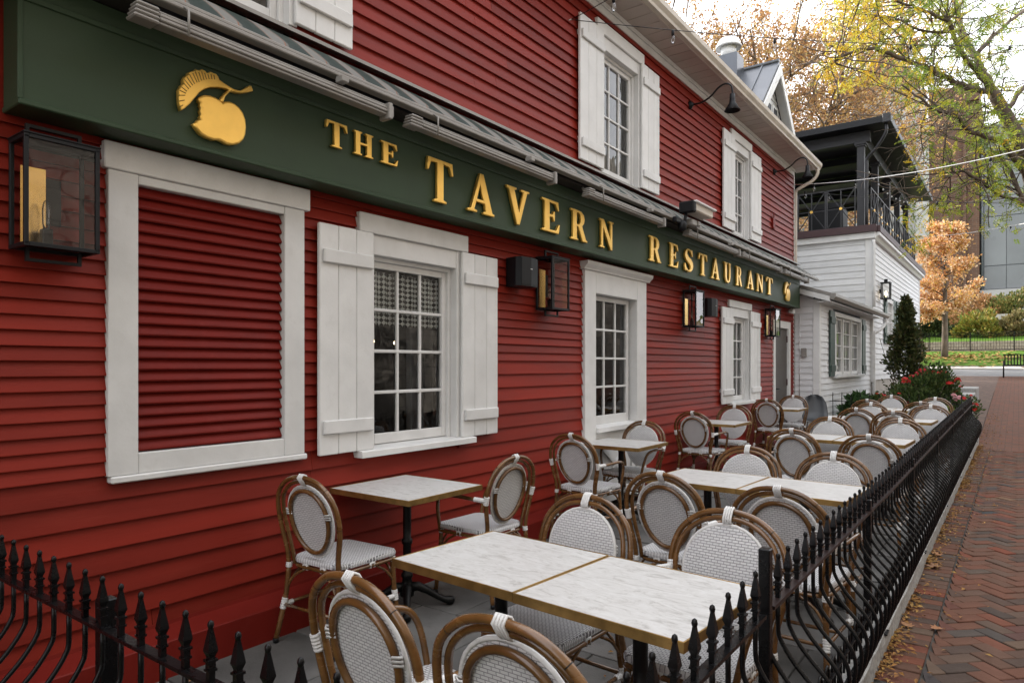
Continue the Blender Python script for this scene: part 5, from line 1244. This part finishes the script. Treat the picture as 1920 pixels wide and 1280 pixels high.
# --- honey locust overhead at the right
def locust():
    r = random.Random(5); D = 13.0
    base = PT(2010, 790, D); base.z = gz(base.y)
    t = thing('locust_tree', 'honey locust with yellow and green leaves reaching in from the right', 'tree', base)
    mb = MB(); limbs = []
    def limb(px, r0, r1, sides=7):
        pts = catmull([PT(u, v, d)-base for u, v, d in px], 4); n = len(pts)
        pts = [p+rvec(r)*.02 for p in pts]; mb.tube(pts, [r0+(r1-r0)*i/(n-1) for i in range(n)], sides); limbs.append((pts, r0)); return pts
    pts = catmull([Vector((0, 0, -.1)), PT(1990, 600, D)-base, PT(1955, 420, D)-base, PT(1922, 290, D)-base, PT(1885, 215, D)-base, PT(1860, 170, D)-base], 4)
    mb.tube(pts, [.19-.09*i/(len(pts)-1) for i in range(len(pts))], 9); limbs.append((pts[12:], .1))
    limb([(1860, 170, D), (1841, 131, D), (1819, 90, 13.2), (1798, 47, 13.5), (1791, -10, 13.8), (1780, -90, 14.2)], .075, .04)
    limb([(1862, 172, D), (1830, 135, 12.8), (1798, 94, 12.6), (1783, 47, 12.3), (1762, 32, 12.1), (1729, 18, 11.9), (1690, 5, 11.7), (1640, -20, 11.4)], .055, .015)
    limb([(1862, 176, D), (1851, 172, D), (1804, 161, 12.8), (1747, 131, 12.5), (1700, 112, 12.3), (1640, 92, 12.0), (1597, 97, 11.9), (1570, 112, 11.8), (1545, 128, 11.7)], .065, .012)
    limb([(1930, 340, D), (1892, 281, 12.8), (1874, 263, 12.7), (1824, 248, 12.4), (1791, 218, 12.2), (1757, 206, 12.1), (1723, 184, 12.0), (1690, 160, 11.9)], .06, .012)
    limb([(1945, 400, D), (1919, 373, 12.9), (1886, 310, 13.1), (1853, 296, 13.3), (1820, 270, 13.4)], .05, .02)
    limb([(1950, 400, D), (1919, 382, 12.9), (1862, 358, 12.6), (1812, 322, 12.4), (1780, 330, 12.3), (1740, 360, 12.2), (1715, 385, 12.2)], .04, .008)
    limb([(1800, 60, 12.6), (1740, 60, 12.4), (1690, 40, 12.3), (1630, 30, 12.0)], .03, .01)
    limb([(1830, 105, 13.3), (1870, 60, 13.6), (1920, 20, 14), (1980, -30, 14.5)], .045, .02)
    limb([(1885, 210, D), (1930, 150, 13.2), (1990, 90, 13.5)], .05, .02)
    tufts = []
    for pts, r0 in limbs:
        n = len(pts)
        for i in range(int(n*1.5)):
            q = pts[r.randint(n//4, n-1)]; w_ = q+base-CAM; uu = 960+FPX*w_.dot(RT)/w_.dot(FW); vv = HOR-FPX*w_.z/w_.dot(FW)
            if uu < 1720 and vv > 150: continue
            d = Vector((r.uniform(-1, .6), r.uniform(-1, 1), r.uniform(-.35, .8)))
            p2 = branch(mb, q, d, r.uniform(.6, 1.8), .013, .005, r, .55, 6, -.10, 4)
            for k in range(3):
                p3 = branch(mb, p2[r.randint(2, 5)], d+rvec(r), r.uniform(.25, .7), .006, .003, r, .5, 3, -.2, 3); tufts += p3[1:]
            tufts += p2[2:]
    # low hanging sprays
    for u, v, d in ((1690, 430, 12.2), (1700, 455, 12.2), (1715, 410, 12.2), (1705, 395, 12.1), (1725, 440, 12.3), (1900, 400, 12.7), (1905, 430, 12.6), (1770, 300, 12.3), (1740, 290, 12.2)):
        p = PT(u, v, d)-base; tufts += [p+rvec(r)*.15 for _ in range(9)]
    obj('trunk', mb, 'bark', t, fix=False)
    lm = MB(); lm.col = []
    Yl = [(.66, .48, .03), (.60, .50, .05), (.68, .42, .03), (.50, .47, .05)]; Gn = [(.18, .26, .035), (.28, .34, .04), (.13, .20, .035), (.38, .40, .04)]
    for i in range(3300):
        p = r.choice(tufts); w_ = p+base; q = w_-CAM; u = 960+FPX*q.dot(RT)/q.dot(FW); v = HOR-FPX*q.z/q.dot(FW)
        if u < 1690 and v > 165 or u < 1530: continue
        if u < 1830 and v > 205 and r.random() < .7 and v < 380: continue
        fy = max(.10, min(.9, (1800-u)/230)); pal = Yl if r.random() < fy else Gn; col = r.choice(pal)
        d = Vector((r.uniform(-1, 1), r.uniform(-1, 1), r.uniform(-1.1, .25))).normalized(); ln = r.uniform(.14, .26); sd_ = d.cross(rvec(r)).normalized(); c0 = p+rvec(r)*.08
        for k in range(7):
            b = c0+d*ln*(k+1)/7+Vector((0, 0, -.02*(k/7)**2))
            for s_ in (-1, 1): leaf(lm, b, (sd_*s_+d*.5+Vector((0, 0, -.2))).normalized(), rvec(r), r.uniform(.045, .062), .010, jit(col, r, .15))
    obj('crown', lm, 'leaf', t, fix=False)
locust()
# --- clipped evergreen, roses, leafy perennials
def bushy(name, label, cat, base, fn_, n, lsz, pal, seed, m='evleaf', stems=14, hgt=1.0, rad=.4, leafup=.3):
    r = random.Random(seed); t = thing(name, label, cat, base); mb = MB()
    for i in range(stems):
        a = r.uniform(0, 2*pi); branch(mb, (cos(a)*.05, sin(a)*.05, -.05), Vector((cos(a)*rad*.6, sin(a)*rad*.6, hgt*.9)), hgt*r.uniform(.6, .92), .012, .005, r, .25, 5, sides=4)
    obj('stem', mb, 'bark', t, fix=False); lm = MB(); lm.col = []
    for i in range(n):
        p, out = fn_(r); d = (out+rvec(r)*.8+Vector((0, 0, leafup))).normalized(); leaf(lm, p, d, rvec(r), lsz*r.uniform(.6, 1.3), lsz*.32, jit(r.choice(pal), r, .3))
    obj('foliage', lm, m, t, fix=False); return t
def conef(H, R_, clumps=30, seed=1):
    rr = random.Random(seed); C = [(rr.uniform(.05, .96), rr.uniform(0, 2*pi)) for _ in range(clumps*3)]
    def f(r):
        k, a0 = r.choice(C); k = max(0, min(1, k+r.gauss(0, .045))); a = a0+r.gauss(0, .35); R2 = R_*((1-k)**.8*.9+.08)*(.72 if k < .08 else 1)*(1+.28*sin(a0*7+k*19)); rr_ = R2*(r.uniform(.25, 1.05)); o = Vector((cos(a), sin(a), .3)); return Vector((cos(a)*rr_, sin(a)*rr_, k*H)), o
    return f
def mound(H, R_, clumps=26, seed=1, sx=1, sy=1):
    rr = random.Random(seed); C = []
    for _ in range(clumps):
        v = rvec(rr); v.z = abs(v.z); C.append(Vector((v.x*R_*sx, v.y*R_*sy, v.z*H))*rr.uniform(.6, .95))
    def f(r):
        c = r.choice(C); v = rvec(r); return c+Vector((v.x, v.y, v.z))*R_*.30*r.random()**.4, (c.normalized()+v*.5)
    return f
EV = [(.035, .05, .018), (.05, .065, .02), (.025, .04, .016), (.065, .07, .022)]
GRN = [(.05, .085, .022), (.07, .11, .03), (.035, .06, .02), (.09, .12, .035)]
bushy('evergreen_shrub', 'dark conical evergreen in front of the white building', 'shrub', (1.42, 17.9, gz(17.9)), conef(2.8, .56, 26, 2), 9000, .085, EV+[(.10, .085, .035), (.08, .10, .03), (.09, .10, .035)], 41, hgt=2.4, rad=.3)
rose = bushy('rose_bush', 'rose bush full of red blooms in front of the evergreen', 'shrub', (2.02, 16.5, gz(16.5)), mound(1.22, .85, 34, 4, 1.0, 1.1), 8000, .075, GRN, 43, hgt=1.2, rad=.7)
def bloom(mb, c, s_, r):
    for k in range(16):
        v = rvec(r); v.z = abs(v.z)*.8+.1; o = c+v*s_*.45; d = (v+Vector((0, 0, .4))).normalized(); q = d.cross(rvec(r)).normalized(); w2 = d.cross(q)
        mb.add([o-q*s_*.4, o+w2*s_*.35, o+q*s_*.4, o-w2*s_*.35+d*s_*.15], [(0, 1, 2, 3)])
r = random.Random(50)
for i in range(44):
    a = r.uniform(0, 2*pi); el = r.uniform(.1, 1.45); p = Vector((cos(a)*cos(el)*.80, sin(a)*cos(el)*.86, .22+sin(el)*.98)); mb = MB()
    for k in range(r.randint(1, 3)): bloom(mb, p+rvec(r)*.06, r.uniform(.055, .095), r)
    obj('bloom', mb, 'petal' if i % 9 else 'pinkpetal', rose, fix=False)
r2 = bushy('flowering_plant', 'low clump of leafy red and pink flowers beside the lean-to', 'plant', (1.35, 15.9, gz(15.9)), mound(.75, .5, 20, 6), 3600, .10, GRN, 45, hgt=.8, rad=.4)
for i in range(12):
    a = r.uniform(0, 2*pi); p = Vector((cos(a)*.4*r.random(), sin(a)*.4*r.random(), r.uniform(.6, .85))); mb = MB(); bloom(mb, p, r.uniform(.04, .06), r); obj('bloom', mb, 'petal', r2, fix=False)
bushy('leafy_plant', 'glossy dark leafy plant in front of the lean-to wall', 'plant', (.92, 15.15, gz(15.1)), mound(.78, .36, 22, 8), 1500, .15, [(.035, .08, .025), (.05, .10, .03), (.03, .06, .022)], 47, hgt=.7, rad=.3, leafup=.1)
bushy('leafy_plant', 'pale green leafy plant at the end of the fence', 'plant', (2.45, 15.3, gz(15.3)), mound(.62, .34, 18, 10), 1600, .085, [(.12, .17, .03), (.09, .14, .03), (.2, .22, .04)], 48, hgt=.5, rad=.3)
bushy('leafy_plant', 'dark grassy perennials between the roses and the lean-to', 'plant', (1.75, 15.2, gz(15.2)), mound(.55, .42, 20, 12), 2600, .13, [(.03, .07, .025), (.045, .09, .03)], 49, hgt=.5, rad=.3, leafup=.8)
# hedges and shrubs on the far bank
SH = [('dark yew hedge mass left on the far bank', (-5.6, 64.5), 2.0, 2.6, EV, 4500), ('dark evergreen hedge behind the orange tree', (-2.3, 65), 1.5, 1.9, EV, 3600), ('yellow green spreading shrub on the far bank', (1.1, 64.0), 2.0, 1.7, [(.20, .19, .03), (.13, .16, .03), (.26, .2, .04)], 4000),
      ('tawny ornamental grass clump right of the yellow shrub', (3.4, 64.2), 1.6, 1.3, [(.20, .16, .06), (.25, .2, .09), (.14, .13, .05)], 3000), ('tawny ornamental grass at the right edge of the bank', (5.6, 64.2), 1.6, 1.5, [(.22, .17, .07), (.16, .14, .05)], 3000),
      ('olive shrub above the terrace wall', (3.8, 71.5), 3.0, 2.4, [(.13, .14, .035), (.2, .16, .05), (.09, .11, .03)], 4500), ('rusty shrub above the terrace wall at the right', (7.0, 71.5), 2.6, 2.4, [(.2, .14, .04), (.12, .12, .03)], 4000), ('rusty brown shrub left above the terrace wall', (.6, 72), 2.6, 2.4, [(.3, .15, .06), (.22, .13, .05)], 3500)]
for i, (lb, (x, y), H, R_, pal, n) in enumerate(SH): bushy('bank_shrub', lb, 'shrub', (x, y, gz(y)), mound(H, R_, 24, 60+i), n, .26, pal, 80+i, hgt=H*.8, rad=R_*.6)
# --- fallen leaves
r = random.Random(90)
def litter(name, n, fn_, sz, par=None, dz=.006):
    mb = MB()
    for i in range(n):
        x, y = fn_(r); s_ = sz*r.uniform(.5, 1.3); a = r.uniform(0, 2*pi); z = gz(y)+dz+r.uniform(0, .012)
        d = Vector((cos(a), sin(a), r.uniform(-.2, .3))); q = Vector((-sin(a), cos(a), r.uniform(-.4, .4)))
        c = Vector((x, y, z)); mb.add([c-d*s_, c+q*s_*.45+Vector((0, 0, .004)), c+d*s_, c-q*s_*.45+Vector((0, 0, .006))], [(0, 1, 2, 3)])
    o = obj(name, mb, 'litter', par, fix=False); o['kind'] = 'stuff'; o['label'] = 'small dry yellow leaves drifted along the kerb' if par is None and sz < .05 else 'fallen leaves scattered over the far lawn'; o['category'] = 'leaves'; return o
piles = [r.uniform(1.5, 14.5) for _ in range(34)]
def kerbside(r):
    if r.random() < .7: return 2.915+abs(r.gauss(0, .05)), r.choice(piles)+r.gauss(0, .16)
    return 2.915+abs(r.gauss(0, .16)), r.uniform(1.5, 20)
litter('kerb_leaf_litter', 2600, kerbside, .018)
rp = random.Random(12)
litter('patio_leaf_litter', 70, lambda r: (rp.uniform(.2, 2.7), rp.uniform(1.1, 14)), .016)
litter('lawn_leaf_litter', 2200, lambda r: ((tb_.x+r.gauss(0, 3.2), tb_.y+r.gauss(0, 2.5)) if r.random() < .5 else (r.uniform(-6, 9), r.uniform(38.5, 59))), .13, None, .09)
def bigleaf(p, s_, rz, label, curl=.4):
    mb = MB(); q = []
    lob = [(0, -.55), (.18, -.35), (.5, -.4), (.38, -.1), (.62, .12), (.3, .2), (.25, .5), (0, .75), (-.25, .5), (-.3, .2), (-.62, .12), (-.38, -.1), (-.5, -.4), (-.18, -.35)]
    c, s2 = cos(rz), sin(rz)
    for x, y in lob: q.append(((x*c-y*s2)*s_, (x*s2+y*c)*s_, .006+curl*s_*(x*x+.5*y*y)))
    q.append((0, 0, .004)); n = len(lob); mb.add(q, [(i, (i+1) % n, n) for i in range(n)])
    o = obj('fallen_leaf', mb, 'dryleaf', None, (p.x, p.y, gz(p.y)+.003), fix=False); tag(o, label, 'leaf', 'big fallen leaves')
def G0(u, v): d = ray(u, v); return CAM+d*(-CAM.z/d.z)
bigleaf(G0(1757, 1046), .075, .4, 'curled brown leaf by the kerb, farther of the close pair', .9)
bigleaf(G0(1752, 1068), .085, 1.9, 'curled brown leaf by the kerb, nearer of the close pair', .8)
bigleaf(G0(1756, 1180), .06, 2.6, 'flat tan leaf on the seam between border and herringbone bricks', .5)
bigleaf(G0(1702, 1175), .06, .9, 'pale dry leaf on the border bricks just left of the tan leaf', .5)
bigleaf(G0(811, 1107), .035, 2.0, 'small orange leaf on the grey paving beyond the near table foot', .5)
bigleaf(G0(354, 1278), .05, 1.0, 'orange leaf on the paving behind the short fence run', .6)
# ================================================================== STRING LIGHTS
def string(label, a, b, sag, bulbs, m='black', r=.004):
    t = thing('string_lights', label, 'string lights', a); A, B = Vector(a), Vector(b); pts = []
    for i in range(25): k = i/24; p = A.lerp(B, k)-A; p.z -= sag*4*k*(1-k); pts.append(p)
    mb = MB(); mb.tube(pts, r, 5); obj('wire', mb, m, t)
    for k in bulbs:
        p = A.lerp(B, k)-A; p.z -= sag*4*k*(1-k)
        mb = MB(); mb.lathe([(.012, .0), (.016, -.01), (.016, -.05), (.011, -.055)], p, 8); s2 = obj('socket', mb, 'black', t)
        mb = MB(); mb.lathe([(.010, -.055), (.018, -.075), (.022, -.10), (.017, -.125), (.004, -.14)], p, 10); obj('bulb', mb, 'bulb', s2)
hook = Vector((.05, 5.58, 4.82))
string('black light string crossing the sky from the larger upper window', hook, PT(1990, 84, 9.0), .10, (.16, .34, .62, .86))
string('black light string rising out of the top of the picture', hook, PT(1420, -190, 5.0), .05, (.28, .6))
mb = MB(); mb.tube([(.02, 5.58, 4.82), (.06, 5.58, 4.82)], .006, 5); tag(obj('hook', mb, 'strap'), 'small white wire hook beside the larger upper window', 'hook')
crn = Vector((.05, 13.75, 4.98))
string('white rope of lights from the roof corner up to the right', crn, PT(1990, 263, 9.0), .12, (.1, .3, .55, .8), 'strap', .007)
string('thin light string running almost level from the roof corner', crn-Vector((0, 0, .1)), PT(1990, 381, 10), .08, (.05, .16, .6, .9), 'charcoal', .004)
string('white light string at the deck end running right', (.42, 29.0, 6.25), PT(1990, 405, 12), .1, (.4, .8), 'strap', .008)
dl = thing('string_lights', 'swag of tiny white bulbs under the deck canopy', 'string lights', (.3, 19.8, 7.2)); pts = []
for i in range(31): k = i/30; pts.append((-.25+.75*k, .1+7.0*k, .0-.55*4*k*(1-k)))
mb = MB(); mb.tube(pts, .004, 4); obj('wire', mb, 'black', dl)
bl = MB(); bl.lathe([(.002, 0), (.02, -.02), (.022, -.05), (.004, -.07)], n=6); blm = bl.mesh('bulb', 'strap')
for q in pts[1::2]: link('bulb', blm, dl, q)
